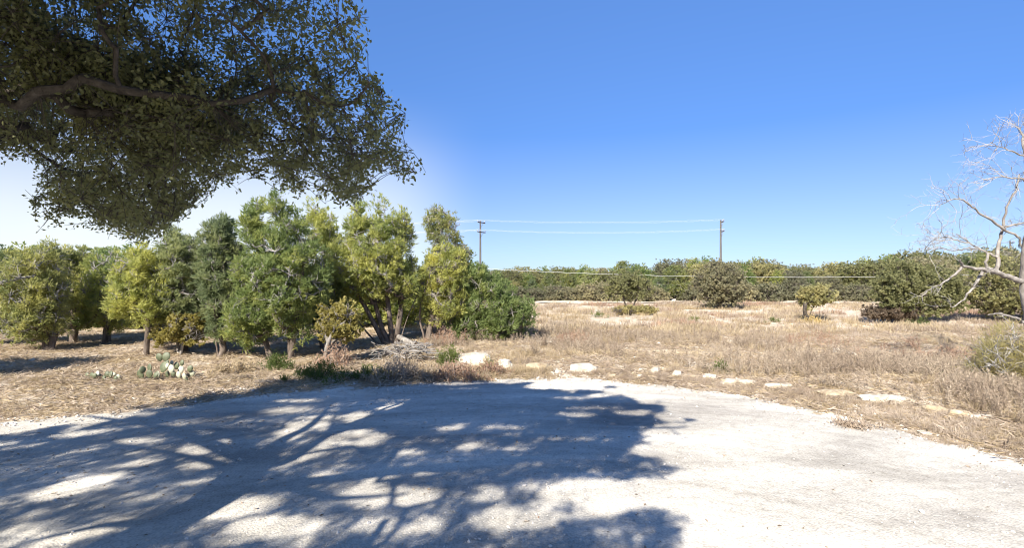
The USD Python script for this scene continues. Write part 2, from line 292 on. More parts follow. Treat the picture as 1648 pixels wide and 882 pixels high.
def lobes_from_outline(poly, base_px, d, rng, lobe=0.36, thick=0.75, n_try=900, gap=0.9, plume=1.0):
    """Crown lobes filling an outline seen in the photograph, spread in depth as a round crown would be."""
    P = Polygon(poly).buffer(0); x0, y0, x1, y1 = P.bounds; out = []
    half = (x1 - x0) / 2 / F * d
    inner = P.buffer(-lobe / d * F * 0.62)
    for _ in range(n_try):
        px, py = rng.uniform(x0, x1), rng.uniform(y0, y1)
        if not inner.contains(Point(px, py)): continue
        e = min(1.0, inner.exterior.distance(Point(px, py)) / max(1, 0.3 * (x1 - x0))) if inner.geom_type == 'Polygon' else 0.5
        t = half * thick * math.sqrt(max(0.05, e)); dd = d + rng.uniform(-t, t)
        p = AT(px, py, d); p[1] = dd; r = lobe * rng.uniform(0.7, 1.25)
        if p[2] - r < 0.05: continue
        if all(np.linalg.norm(p - q[:3]) > gap * 0.5 * (r + q[3]) for q in out): out.append(np.array([*p, r, rng.uniform(0.75, 1.2) * plume]))
    return np.array(out)
def build_tree(name, label, cat, base, lobes, roots, mat, bark, seed, n_leaf, group=None, L=0.15, W=0.029, k=10, up=0.7, spread_=0.75, thr=0.455, r_twig=0.011, r_max=0.2, twigs=11, twig_mat=None, mask=None, path=None, spiky=True, nscale=3.1, rz=0):
    """trunk, limbs, twigs and crown in coordinates about the base."""
    rng = np.random.default_rng(seed); base = np.asarray(base, float)
    x = thing(name, label, cat, base, 0, group) if path is None else path
    L0 = lobes.copy(); L0[:, :3] -= base
    R = [[np.asarray(q, float) - base for q in r] for r in roots]
    paths = grow(R, list(L0[:, :3] * 1.0), rng)
    tw = MB(); limbs = []
    nr = len(roots)
    for j, (pts, load) in enumerate(paths):
        rad = np.minimum(r_max, r_twig * load ** 0.52 + 0.004)
        if j < nr and len(pts) > 1:
            rad[0] *= 1.25
            pts2, rad2 = smooth_path(pts, 3), np.interp(np.linspace(0, 1, 3 * (len(pts) - 1) + 1), np.linspace(0, 1, len(pts)), rad)
            pts2[1:-1] += rng.normal(size=pts2[1:-1].shape) * 0.012
            obj('trunk', tube(pts2, rad2, 9), bark, x, smooth=True)
        elif rad[0] > r_twig * 2.3 and len(limbs) < 24: limbs.append((pts, rad))
        else: tw.add(*tube(pts, rad, 4))
    for pts, rad in limbs: obj('limb', tube(pts, rad, 6), bark, x, smooth=True)
    for l in L0:
        for _ in range(twigs):
            e = l[:3] + unit(rng.normal(size=3) + np.array([0, 0, 0.4])) * l[3] * rng.uniform(0.7, 1.1)
            m = (l[:3] + e) / 2 + rng.normal(size=3) * 0.06
            tw.add(*tube([l[:3], m, e], [0.011, 0.008, 0.004], 3, False))
    if not tw.empty(): tag(obj('twigs', tw.get(), twig_mat or (GREYTWIG if bark is BARK else bark), x), kind='stuff')
    p, d, kk = sample_lobes(L0, int(n_leaf * 0.66), rng, thr=thr, seed=seed, nscale=nscale)
    if mask is not None:
        q = p + base; ppx, ppy = 824 + q[:, 0] / q[:, 1] * F, 441 - (q[:, 2] - CAM_Z) / q[:, 1] * F
        keep = shapely.contains(mask, shapely.points(ppx + rng.normal(size=len(p)) * 6 + (meshkit.noise(q * 2.4, seed + 9) - 0.5) * 34, ppy + rng.normal(size=len(p)) * 6 + (meshkit.noise(q * 2.4, seed + 10) - 0.5) * 34)); p, d = p[keep], d[keep]
    keep = p[:, 2] > 0.12; p, d = p[keep], d[keep]
    axis = unit(d * 0.75 + np.array([0, 0, up]) + rng.normal(size=p.shape) * 0.35)
    b = np.repeat(p, k, 0) + rng.normal(size=(len(p) * k, 3)) * L * 0.22
    dd = np.repeat(axis, k, 0) + rng.normal(size=b.shape) * spread_ * 0.6
    obj('crown', diamonds(b, dd, L * rng.uniform(0.6, 1.25, len(b)), W * rng.uniform(0.7, 1.3, len(b)), rng, 0.08, np.repeat(d + [0, 0, 0.35], k, 0)), mat, x)
    return x
def px_tree(name, label, base_px, poly, mat, bark, seed, n_leaf, stems=None, cat='tree', group=None, lobe=None, thick=0.75, d=None, **kw):
    cedar = lobe is None; lobe = 0.285 if cedar else lobe
    """A tree of the photograph: where its trunk meets the ground, and its outline."""
    rng = np.random.default_rng(seed + 1000)
    g = G(*base_px) if d is None else np.array([(base_px[0] - 824) / F * d, d])
    z = float(height(g[0], g[1])) - 0.03; d = g[1]
    base = np.array([g[0], g[1], z])
    lobes = lobes_from_outline(poly, base_px, d, rng, lobe, thick, gap=1.12 if cedar else 0.9, plume=1.45 if cedar else 1.0)
    roots = []
    for s in (stems or [[base_px, ((base_px[0] + poly[0][0]) / 2, (base_px[1] + min(q[1] for q in poly)) / 2 + 20)]]):
        off = rng.uniform(-0.25, 0.25); pts = [AT(px, py, d + off * j) for j, (px, py) in enumerate(s)]
        pts[0][2] = z - 0.05
        roots.append(pts)
    return build_tree(name, label, cat, base, lobes, roots, mat, bark, seed, n_leaf, group, mask=Polygon(poly).buffer(7), **kw)
CED = 'juniper'
# the near cedars, left to right
px_tree(CED, 'dark green juniper cut off by the left edge of the picture', (-28, 560), [(-90, 425), (-40, 398), (0, 402), (30, 430), (36, 480), (20, 525), (-30, 542), (-90, 525)], CEDAR_DARK, BARK, 11, 5200)
px_tree(CED, 'dark juniper with thick shaggy trunk, nearest of the left row', (72, 567), [(2, 440), (18, 408), (55, 398), (80, 384), (97, 408), (108, 460), (104, 520), (92, 556), (50, 560), (10, 548), (-6, 500)], CEDAR_DARK, BARK, 12, 5200, stems=[[(72, 567), (74, 520), (66, 470)], [(78, 566), (86, 525), (92, 480)]])
px_tree(CED, 'green juniper on a single bare trunk, second in the left row', (118, 552), [(82, 425), (100, 396), (120, 390), (146, 408), (156, 450), (152, 500), (138, 538), (100, 542), (80, 510), (74, 460)], CEDAR_DARK, BARK, 13, 4600, stems=[[(118, 552), (119, 520), (116, 460)]])
px_tree(CED, 'olive juniper on a straight bare trunk, third in the left row', (172, 552), [(132, 440), (150, 404), (166, 412), (182, 398), (204, 420), (218, 460), (214, 522), (180, 536), (160, 526), (138, 532), (126, 480)], CEDAR, BARK, 14, 4400, stems=[[(172, 552), (173, 520), (176, 460)]])
px_tree(CED, 'bright olive juniper on a slim trunk just behind the large cactus', (236, 573), [(176, 440), (196, 404), (212, 410), (228, 394), (248, 404), (266, 424), (280, 480), (270, 512), (246, 530), (222, 518), (196, 528), (178, 500)], CEDAR, BARK, 15, 4800, stems=[[(236, 573), (238, 530), (232, 470)]], r_twig=0.008)
px_tree(CED, 'golden green juniper rising behind the yellow leaved shrub', (300, 568), [(252, 408), (275, 366), (300, 374), (320, 364), (336, 400), (342, 450), (340, 530), (290, 545), (256, 530), (246, 450)], CEDAR_GOLD, BARK, 16, 6400)
px_tree(CED, 'tall golden green juniper right of the yellow shrub', (352, 572), [(325, 392), (348, 344), (366, 350), (384, 385), (396, 430), (402, 510), (380, 548), (336, 548), (318, 480)], CEDAR_GOLD, BARK, 17, 6400)
px_tree(CED, 'broad juniper with pale grey inner limbs and two dark trunks', (469, 577), [(405, 322), (416, 308), (427, 330), (432, 362), (438, 322), (447, 302), (462, 306), (468, 345), (474, 326), (484, 324), (492, 350), (490, 385), (506, 376), (520, 400), (530, 445), (530, 480), (505, 510), (505, 536), (482, 548), (450, 535), (425, 556), (392, 556), (358, 538), (368, 490), (388, 468), (370, 440), (378, 415), (396, 405), (380, 380), (388, 345)], CEDAR, BARK, 18, 11500,
        stems=[[(469, 577), (466, 520), (455, 440), (442, 370)], [(466, 577), (478, 500), (490, 420)], [(437, 571), (425, 540), (400, 500)]], twig_mat=GREYTWIG, thr=0.46, twigs=9, r_max=0.075)
px_tree(CED, 'large juniper with many dark trunks fanning out above the brush pile', (632, 556), [(552, 378), (562, 330), (576, 316), (592, 322), (600, 350), (606, 312), (622, 310), (630, 344), (640, 318), (652, 322), (658, 352), (668, 360), (668, 382), (664, 410), (680, 432), (676, 467), (662, 500), (640, 486), (610, 498), (585, 480), (560, 500), (535, 490), (525, 432), (501, 400), (489, 360), (498, 330), (512, 322), (524, 350), (532, 330), (544, 338)], CEDAR, BARK, 19, 11500,
        stems=[[(632, 557), (626, 500), (612, 430), (602, 360)], [(640, 556), (658, 505), (676, 462)], [(622, 556), (594, 506), (568, 462)], [(613, 554), (582, 525), (552, 482)], [(637, 556), (645, 490), (642, 400)], [(627, 556), (610, 515), (592, 440)]], twig_mat=GREYTWIG, r_twig=0.012, thr=0.45, twigs=9, r_max=0.085)
px_tree(CED, 'ragged juniper full of pale dead twigs, right of the large many-trunked one', (684, 552), [(672, 440), (690, 405), (720, 392), (748, 410), (756, 440), (750, 500), (726, 528), (690, 520), (672, 490)], CEDAR, BARK, 20, 4600,
        stems=[[(684, 553), (675, 506), (690, 450)], [(688, 553), (697, 500), (712, 440)]], twig_mat=DEADWOOD, thr=0.47, twigs=16)
px_tree(CED, 'tall dark juniper standing furthest back, left of the utility pole', (716, 530), [(681, 342), (699, 329), (723, 336), (740, 358), (745, 387), (762, 397), (768, 440), (760, 470), (700, 470), (686, 430), (690, 385), (680, 362)], CEDAR_DARK, BARK, 21, 5200, stems=[[(716, 530), (712, 450), (705, 380)]], lobe=None)
px_tree(CED, 'low spreading juniper at the right end of the cedar clump', (780, 549), [(747, 432), (763, 421), (782, 427), (792, 440), (822, 459), (862, 488), (862, 516), (840, 540), (790, 548), (747, 550), (715, 534), (719, 498), (740, 467)], CEDAR, BARK, 22, 8500,
        stems=[[(780, 549), (774, 510), (764, 460)], [(783, 549), (806, 515), (830, 495)], [(777, 549), (756, 525), (740, 510)]], twig_mat=DEADWOOD, twigs=7)
px_tree(CED, 'young juniper filling the gap left of the broad juniper', (398, 570), [(372, 470), (390, 430), (410, 440), (424, 490), (428, 548), (404, 562), (378, 558), (364, 520)], CEDAR, BARK, 33, 3000)
px_tree(CED, 'young dark juniper between the broad juniper and the many-trunked one', (520, 560), [(500, 440), (520, 415), (545, 440), (556, 490), (545, 530), (515, 545), (495, 520), (490, 480)], CEDAR_DARK, BARK, 34, 3000)
px_tree('yellow_shrub', 'yellow green leafy shrub behind the large cactus', (288, 572), [(243, 532), (256, 512), (272, 518), (285, 498), (306, 508), (322, 500), (336, 522), (334, 550), (318, 558), (300, 552), (280, 564), (252, 558)], YELLOW, DEADWOOD, 23, 2600, cat='shrub', stems=[[(288, 572), (284, 545), (270, 530)], [(290, 572), (298, 545), (312, 528)]], L=0.10, W=0.06, lobe=0.26, r_twig=0.007)
px_tree('yellow_shrub', 'small yellow green tree on a pale sunlit trunk', (526, 584), [(506, 512), (520, 490), (545, 482), (572, 490), (580, 505), (574, 530), (580, 545), (556, 556), (540, 540), (524, 560), (508, 545)], YELLOW, DEADWOOD, 24, 1700, cat='shrub', stems=[[(526, 585), (527, 560), (540, 520)]], L=0.10, W=0.055, lobe=0.26, r_twig=0.012)
# the field's own trees
OK_ = dict(L=0.12, W=0.075, up=0.2, spread_=1.2, k=7, nscale=2.6)
px_tree('small_oak', 'small round oak on a forked dark trunk in mid field', (1012, 502), [(972, 462), (985, 442), (1010, 432), (1040, 440), (1057, 465), (1042, 483), (1012, 480), (985, 484)], OAK_FAR, OAKBARK, 25, 3600, stems=[[(1012, 503), (1006, 488), (1000, 470)], [(1013, 503), (1022, 486), (1030, 468)]], lobe=0.5, **OK_)
px_tree('grey_oak', 'grey green oak with a dark skirt below the right utility pole', (1165, 499), [(1110, 452), (1125, 426), (1150, 416), (1180, 420), (1202, 440), (1207, 475), (1190, 492), (1165, 499), (1138, 493), (1116, 476)], OAK_GREY, OAKBARK, 26, 5600, lobe=0.5, thr=0.4, **OK_)
px_tree('small_oak', 'smallest oak of the field with a leaning dark trunk and shaggy foot', (1303, 519), [(1281, 480), (1290, 462), (1315, 456), (1340, 462), (1349, 478), (1330, 490), (1305, 495), (1287, 492)], OAK_FAR, OAKBARK, 27, 2600, stems=[[(1302, 520), (1306, 500), (1318, 478)], [(1305, 520), (1296, 503), (1296, 488)]], lobe=0.32, r_twig=0.016, **OK_)
px_tree('scrub_oak', 'broad scrub oak with dark hollow base left of the bare tree', (1478, 520), [(1395, 470), (1405, 440), (1430, 424), (1470, 418), (1510, 424), (1546, 445), (1556, 490), (1530, 508), (1500, 517), (1470, 508), (1430, 494), (1405, 492)], OAK_FAR, OAKBARK, 28, 7200, stems=[[(1478, 521), (1470, 500), (1450, 465)], [(1482, 521), (1500, 495), (1520, 462)]], lobe=0.5, thick=0.35, thr=0.38, **OK_)
px_tree('scrub_oak', 'dark scrub oak right behind the bare tree at the right edge', (1610, 519), [(1545, 470), (1565, 436), (1600, 420), (1660, 414), (1710, 430), (1710, 500), (1640, 514), (1580, 508)], OAK_FAR, OAKBARK, 29, 6400, stems=[[(1610, 520), (1600, 498), (1585, 462)], [(1614, 520), (1636, 490), (1660, 460)]], lobe=0.5, thr=0.38, **OK_)
px_tree('low_brush', 'low dark reddish brush beside the broad scrub oak', (1430, 519), [(1380, 506), (1395, 494), (1430, 488), (1470, 492), (1486, 506), (1470, 514), (1400, 514)], BRUSH, OAKBARK, 30, 2400, cat='shrub', lobe=0.25, **OK_)
px_tree('low_brush', 'low grey green brush around the foot of the mid field oak', (1015, 508), [(980, 502), (990, 494), (1030, 492), (1055, 497), (1060, 505), (1040, 509), (990, 509)], SHRUB, OAKBARK, 31, 1400, cat='shrub', lobe=0.22, **OK_)
px_tree('grey_shrub', 'tall wispy grey green shrub at the right edge of the field', (1612, 628), [(1560, 600), (1572, 565), (1590, 540), (1625, 525), (1660, 520), (1720, 540), (1730, 600), (1700, 625), (1640, 628), (1585, 622)], SHRUB, GREYTWIG, 32, 3000, cat='shrub', stems=[[(1600, 628), (1592, 600), (1585, 570)], [(1612, 628), (1616, 590), (1622, 560)], [(1630, 628), (1650, 600), (1668, 565)]], lobe=0.3, L=0.18, W=0.011, k=6, r_twig=0.005, thr=0.44)
# ------------------------------------------------------------------ tree line far behind the field, and cedars behind the left row: copies of a few kinds
def class_tree(name, mat, bark, seed, H, Wd, n_leaf, lobe, oak, trunk=0.25, **kw):
    path = '/World/' + name
    stage.CreateClassPrim(path)
    x = UsdGeom.Xform(stage.GetPrimAtPath(path)); rng = np.random.default_rng(seed); lobes = []
    for _ in range(900):
        z = rng.uniform(trunk * H, H); t = (z / H - trunk) / (1 - trunk)
        prof = Wd / 2 * (math.sqrt(max(0, 1 - (1.6 * t - 0.6) ** 2)) if oak else (1 - t) ** 0.7 * min(1, 0.45 + 2.5 * t) * 1.05)
        a, r = rng.uniform(0, 2 * math.pi), math.sqrt(rng.random()) * max(prof, 0.05); rad = lobe * rng.uniform(0.7, 1.2)
        p = np.array([r * math.cos(a), r * math.sin(a), min(z, H - rad * 0.6)])
        if all(np.linalg.norm(p - q[:3]) > 0.8 * 0.5 * (rad + q[3]) for q in lobes): lobes.append(np.array([*p, rad, rng.uniform(0.7, 1.1)]))
    build_tree(name, None, None, (0, 0, 0), np.array(lobes), [[(0, 0, -0.1), (0.08, 0.05, H * 0.3), (0.1, 0.0, H * 0.6)]], mat, bark, seed, n_leaf, path=x, twigs=2, **kw)
    return path
FARJ = dict(L=0.22, W=0.075, k=6, nscale=2.2, thr=0.45)
FARO = dict(L=0.16, W=0.11, up=0.15, spread_=1.2, k=6, nscale=2.2, thr=0.45)
KJ = [class_tree('olive_juniper_kind', CEDAR, BARK, 41, 4.2, 3.0, 4200, 0.5, False, 0.08, **FARJ), class_tree('dark_juniper_kind', CEDAR_DARK, BARK, 42, 4.6, 3.2, 4200, 0.5, False, 0.1, **FARJ), class_tree('golden_juniper_kind', CEDAR_GOLD, BARK, 43, 4.4, 2.8, 4200, 0.45, False, 0.12, **FARJ)]
KO = [class_tree('olive_oak_kind', OAK_FAR, OAKBARK, 44, 4.2, 4.6, 5200, 0.6, True, 0.12, **FARO), class_tree('round_oak_kind', OAK_FAR, OAKBARK, 45, 3.8, 4.0, 4600, 0.55, True, 0.1, **FARO), class_tree('pale_oak_kind', OAK_GREY, OAKBARK, 46, 4.4, 4.4, 5000, 0.6, True, 0.15, **FARO)]
KB = [class_tree('bush_kind', OAK_GREY, OAKBARK, 47, 1.6, 2.4, 1800, 0.35, True, 0.05, **FARO)]
rng = np.random.default_rng(50)
top_px = np.array([(-150, 395), (0, 398), (300, 398), (700, 425), (790, 433), (860, 432), (900, 429), (960, 428), (1000, 423), (1060, 425), (1100, 419), (1160, 419), (1220, 414), (1270, 426), (1330, 424), (1360, 426), (1400, 415), (1450, 409), (1500, 415), (1560, 406), (1640, 402), (1800, 400)], float)
def far_copy(kind, h0, px, d, name, label, group, jit=1.0):
    x = (px - 824) / F * d; top = CAM_Z + (441 - np.interp(px, top_px[:, 0], top_px[:, 1])) / F * d
    s = top / h0 * jit
    return copy_of(kind, name, label, 'tree', (x, d, float(height(x, d)) - 0.05), rng.uniform(0, 360), (s * rng.uniform(0.95, 1.5), s * rng.uniform(0.95, 1.5), s), group)
HJ, HO = [4.2, 4.6, 4.4], [4.2, 3.8, 4.4]
LAB = [('far_juniper', 'olive green juniper in the dense tree line beyond the dry field'), ('far_juniper', 'dark green juniper in the dense tree line beyond the dry field'), ('far_juniper', 'golden green juniper in the dense tree line beyond the dry field')]
LABO = [('far_oak', 'olive scrub oak in the dense tree line beyond the dry field'), ('far_oak', 'rounded low scrub oak in the dense tree line beyond the dry field'), ('far_oak', 'pale grey scrub oak in the dense tree line beyond the dry field')]
GRPS = ['olive junipers of the tree line', 'dark junipers of the tree line', 'golden junipers of the tree line', 'olive oaks of the tree line', 'round oaks of the tree line', 'pale oaks of the tree line']
spots = []
MARKS = [(885, 'far trees right of the low juniper'), (1000, 'far trees left of the mid field oak'), (1110, 'far trees behind the mid field oak'), (1215, 'far trees behind the grey oak'), (1330, 'far trees behind the leaning oak'), (1450, 'far trees left of the broad scrub oak'), (1560, 'far trees behind the broad scrub oak'), (9999, 'far trees behind the bare tree')]
WOOD = [(0, 'wood beyond the left picture edge'), (110, 'wood behind the shaggy dark juniper'), (205, 'wood behind the bare trunked junipers'), (290, 'wood behind the large cactus'), (380, 'wood behind the golden junipers'), (500, 'wood behind the broad juniper'), (640, 'wood behind the many trunked juniper'), (9999, 'wood behind the tall dark juniper')]
for row, (d0, step, jl, jh) in enumerate([(48.5, 29, 0.62, 1.02), (52.5, 30, 0.8, 1.08), (58, 36, 0.86, 1.12)]):
    px = 770.0 + row * 15
    while px < 1700:
        d = d0 + rng.uniform(-1.3, 1.3)
        if rng.random() < 0.5: i = rng.integers(3); spots.append((px, far_copy(KJ[i], HJ[i], px, d, *LAB[i], GRPS[i], rng.uniform(jl, jh)), LAB[i][1].split(' in the')[0], MARKS))
        else: i = rng.integers(3); spots.append((px, far_copy(KO[i], HO[i], px, d, *LABO[i], GRPS[3 + i], rng.uniform(jl, jh)), LABO[i][1].split(' in the')[0], MARKS))
        px += step * rng.uniform(0.7, 1.3)
for px in np.arange(800, 1690, 30):
    d = 46.6 + rng.uniform(-0.4, 0.5); x = (px + rng.uniform(-15, 15) - 824) / F * d; s = rng.uniform(0.7, 1.25)
    bush = copy_of(KB[0], 'edge_bush', 'low grey green bush at the foot of the far tree line', 'bush', (x, d, float(height(x, d)) - 0.05), rng.uniform(0, 360), (s * 1.1, s, s), 'bushes at the foot of the tree line'); spots.append((px, bush, 'low grey green bush', [(a, b.replace('far trees', 'edge bushes')) for a, b in MARKS]))
for d0, step, jl, jh in [(23.5, 52, 0.72, 1.0), (28, 56, 0.82, 1.04), (35, 50, 0.9, 1.08)]:
    px = -160.0 + rng.uniform(0, 25)
    while px < 740:
        i = rng.integers(3); spots.append((px, far_copy(KJ[i], HJ[i], px, d0 + rng.uniform(-1.2, 1.2), 'rear_juniper', 'rear', ['olive', 'dark', 'golden'][i] + ' junipers in the wood behind the cedars', rng.uniform(jl, jh)), ['olive', 'dark green', 'golden green'][i] + ' juniper', WOOD))
        px += step * rng.uniform(0.7, 1.3)

ORD = ['leftmost', 'second', 'third', 'fourth', 'fifth', 'sixth', 'seventh', 'eighth', 'ninth', 'tenth']
bins = {}
for px, x, what, marks in spots:
    bins.setdefault((what, next(b for a, b in marks if px < a)), []).append((px, x))
for (what, where), found in bins.items():
    for k, (_, x) in enumerate(sorted(found, key=lambda q: q[0])):
        pos = '' if len(found) == 1 else ('leftmost ' if k == 0 else ORD[min(k, 9)] + ' ')
        x.GetPrim().SetCustomDataByKey('label', f'{what}, {pos}from left among {where}' if k else f'{pos}{what} among {where}')
copy_of(KJ[1], 'side_juniper', 'dark juniper outside the left picture edge whose shadow falls across the straw', 'tree', (-15.6, 8.6, float(height(-15.6, 8.6)) - 0.05), 40, (1.5, 1.5, 1.25), None)

# ------------------------------------------------------------------ the great live oak that overhangs the road, its trunk left of the camera
CROWN = Polygon([(0, -60), (600, -60), (590, 0), (600, 45), (590, 91), (621, 131), (650, 181), (642, 218), (671, 258), (671, 306), (648, 312), (635, 283), (603, 274), (589, 313), (544, 324), (503, 313), (510, 256), (482, 281), (476, 317), (440, 306), (428, 272), (385, 283), (376, 297), (345, 300), (317, 326), (290, 354), (262, 372), (236, 390), (181, 376), (136, 354), (100, 352), (63, 356), (45, 317), (72, 276), (32, 256), (-60, 258), (-60, -60)])
SHADOW = Polygon([(-900, 715), (0, 703), (150, 681), (240, 658), (300, 642), (360, 630), (430, 615), (500, 600), (580, 598), (640, 606), (720, 608), (800, 611), (880, 629), (930, 624), (960, 630), (1062, 644), (1020, 664), (1060, 676), (1085, 712), (1035, 728), (1075, 768), (1000, 778), (930, 768), (880, 785), (900, 815), (960, 822), (1000, 815), (1085, 830), (1080, 882), (1120, 1000), (1200, 1400), (1200, 9000), (-9000, 9000), (-9000, 760)])
HOLES = [(810, 290, 42, 13, 0), (925, 240, 62, 24, 18), (945, 280, 75, 9, 30), (1035, 225, 22, 26, 10), (1135, 185, 62, 26, 14), (1250, 150, 62, 14, 16), (1040, 275, 200, 22, 24), (1180, 250, 75, 18, 10), (690, 325, 100, 15, 10), (230, 405, 230, 17, 14), (480, 440, 110, 18, 14), (640, 385, 100, 12, 10), (780, 475, 150, 30, 16), (1030, 380, 70, 18, 12), (1170, 395, 100, 26, 14), (1300, 295, 42, 12, 0), (1200, 520, 110, 40, 12), (980, 570, 60, 30, 14), (260, 555, 230, 28, 18), (120, 525, 120, 14, 14), (700, 265, 60, 11, 4), (930, 165, 90, 12, 4), (1500, 280, 52, 18, 10), (1450, 215, 60, 12, 8), (1560, 430, 70, 40, 10), (350, 225, 330, 8, 7), (120, 270, 130, 8, 8), (450, 330, 120, 10, 10), (1380, 350, 70, 16, 10), (1600, 500, 60, 40, 0), (1700, 400, 70, 24, 0), (1350, 540, 90, 30, 10)]
def clear_of(ppx, ppy, grow_=1.0):
    zx, zy = ppx * 1.9855, (ppy - 580) * 1.9855; hit = np.zeros(len(ppx), bool)
    d_ = CAM_Z * F / np.maximum(ppy - 441, 1); g3 = np.stack([(ppx - 824) / F * d_, d_, 0 * d_], -1)
    wob = 0.72 + (meshkit.noise(g3 * [1.6, 7.0, 1], 77) - 0.5) * 1.5 + (meshkit.noise(g3 * [4.0, 16.0, 1], 78) - 0.5) * 0.9
    hit |= (meshkit.noise(g3 * [0.9, 5.0, 1] + [0, 0.35, 0], 79) > 0.80) & (ppx < 1000)
    for cx, cy, rx, ry, deg in HOLES:
        a = math.radians(deg); u, v = (zx - cx) * math.cos(a) - (zy - cy) * math.sin(a), (zx - cx) * math.sin(a) + (zy - cy) * math.cos(a)
        hit |= (u / rx / grow_) ** 2 + (v / ry / grow_) ** 2 < wob
    return ~hit
def view(p):
    y = np.maximum(p[:, 1], 0.05)
    return 824 + p[:, 0] / y * F, 441 - (p[:, 2] - CAM_Z) / y * F
def shade(p):
    q = p[:, :2] + p[:, 2:3] * SH; y = np.maximum(q[:, 1], 0.05)
    return 824 + q[:, 0] / y * F, 441 + CAM_Z / y * F, q[:, 1]
def allowed(p, jitter, rng, holes=1.0):
    vx, vy = view(p); j = rng.normal(size=(2, len(p))) * jitter
    inview = (p[:, 1] > 0.3) & (vx > -60) & (vx < 1700) & (vy > -50)
    vx2, vy2 = vx + (meshkit.noise(p * 2.2, 84) - 0.5) * 50, vy + (meshkit.noise(p * 2.2, 85) - 0.5) * 50
    ok = ~inview | shapely.contains(CROWN, shapely.points(vx2 + j[0], vy2 + j[1]))
    ok &= ~((p[:, 1] > 0.2) & (p[:, 1] < 4.3) & (np.abs(p[:, 0]) < p[:, 1] * 1.35 + 0.3) & (p[:, 2] - CAM_Z < p[:, 1] * 0.75 + 0.2))
    sx, sy, q = shade(p); j = rng.normal(size=(2, len(p))) * jitter * 0.6
    onroad = q > 1.5; d_ = CAM_Z * F / np.maximum(sy - 441, 1); g3 = np.stack([(sx - 824) / F * d_, d_, 0 * d_], -1)
    ex, ey = sx + (meshkit.noise(g3 * 2.3, 81) - 0.5) * 130 + (meshkit.noise(g3 * 7, 82) - 0.5) * 60, sy + (meshkit.noise(g3 * 2.3, 83) - 0.5) * 14
    return ok & (~onroad | (shapely.contains(SHADOW, shapely.points(ex + j[0], ey + j[1] * 0.5)) & clear_of(sx + j[0], sy + j[1] * 0.4, holes)))
def lift(zx, zy, z):
    """A branch point z metres up whose shadow falls on a point of the photograph's road (pixels of its enlarged lower left part)."""
    g = G(zx / 1.9855, 580 + zy / 1.9855) - z * SH
    return np.array([g[0], g[1], z])
rng = np.random.default_rng(61)
cand = np.column_stack([rng.uniform(-13, 4.2, 120000), rng.uniform(-5, 9.2, 120000), rng.uniform(2.7, 8.6, 120000)])
ell = ((cand[:, 0] + 4.2) / 8.8) ** 2 + ((cand[:, 1] - 2.2) / 7.2) ** 2 + ((cand[:, 2] - 3.4) / 5.2) ** 2
vis = (cand[:, 1] > 1.5) & (np.abs(cand[:, 0] + 0.55 * cand[:, 1]) < 0.5 * cand[:, 1])
cand = cand[(ell < 1) & ((ell > 0.30) | (cand[:, 2] > 5.2) | vis) & allowed(cand, 0, rng)]
keep = []; cell = {}
for c in cand:
    sx_, sy_, q_ = shade(c[None]); seen = 0.30 if c[1] > 1.5 and -1.1 < c[0] / c[1] < 0.1 else 0.36 if q_[0] > 4 and -150 < sx_[0] < 1200 else 0.55
    key = tuple(np.floor(c / 0.6).astype(int)); near = [q for a in (-1, 0, 1) for b in (-1, 0, 1) for e in (-1, 0, 1) for q in cell.get((key[0] + a, key[1] + b, key[2] + e), ())]
    if all(np.linalg.norm(c - q) > seen for q in near): keep.append(c); cell.setdefault(key, []).append(c)
clusters = np.array(keep); clusters = clusters[(meshkit.noise(clusters * 1.1, 86) > 0.31) | (clusters[:, 1] < 3.2)]
trunk = [np.array([-4.55, 2.55, -0.1]), np.array([-4.62, 2.45, 1.2]), np.array([-4.72, 2.34, 2.2]), np.array([-4.88, 2.1, 2.8]), lift(720, 420, 3.4), lift(815, 325, 4.1)]
fork = trunk[-1]
_a, _b, _c = np.array([-4.55, 4.4, 4.7]), np.array([-3.4, 6.3, 4.5]), rng.random((260, 1))
_m = np.array([-5.2, 3.2, 4.7]); _n = np.where(_c < 0.4, _m + (_a - _m) * _c / 0.4, _a + (_b - _a) * (_c - 0.4) / 0.6) + np.column_stack([rng.normal(size=260) * 0.25, rng.uniform(-0.75, 0.05, 260), rng.uniform(-0.6, 0.15, 260)])
clusters = np.vstack([clusters, _n[allowed(_n, 0, rng)][:110]])
limbs = [[fork, lift(770, 262, 4.6), lift(715, 228, 5.2), lift(600, 205, 5.6)],
         [fork, lift(905, 255, 4.5), lift(985, 215, 4.8), lift(1040, 165, 5.2), lift(1050, 140, 5.6)],
         [fork, lift(905, 330, 4.3), lift(1000, 272, 4.5), lift(1080, 222, 4.7), lift(1180, 182, 4.8), lift(1300, 142, 4.8), np.array([-3.4, 6.3, 4.5])],
         [trunk[3], lift(480, 520, 3.6), lift(330, 530, 4.2), lift(100, 580, 4.8)],
         [trunk[4], lift(900, 400, 4.4), lift(1060, 440, 5.4), lift(1300, 430, 6.2)],
         [trunk[4], lift(740, 350, 4.3), lift(560, 300, 5.0), lift(250, 250, 5.6)],
         [trunk[4], np.array([-3.7, 0.9, 4.9]), np.array([-2.6, 0.2, 5.9]), np.array([-1.7, 0.6, 6.5]), np.array([-1.0, 0.1, 7.1])],
         [fork, np.array([-8.5, 2.0, 5.4]), np.array([-10.5, 2.5, 5.6])]]
oak = thing('live_oak', 'huge live oak whose leafy crown overhangs the gravel road', 'tree', trunk[0])
b0 = trunk[0]
obj('trunk', tube(smooth_path(trunk, 6) - b0, np.interp(np.linspace(0, 1, 31), [0, 0.08, 0.5, 1], [0.40, 0.29, 0.25, 0.24]), 14), OAKBARK, oak, smooth=True)
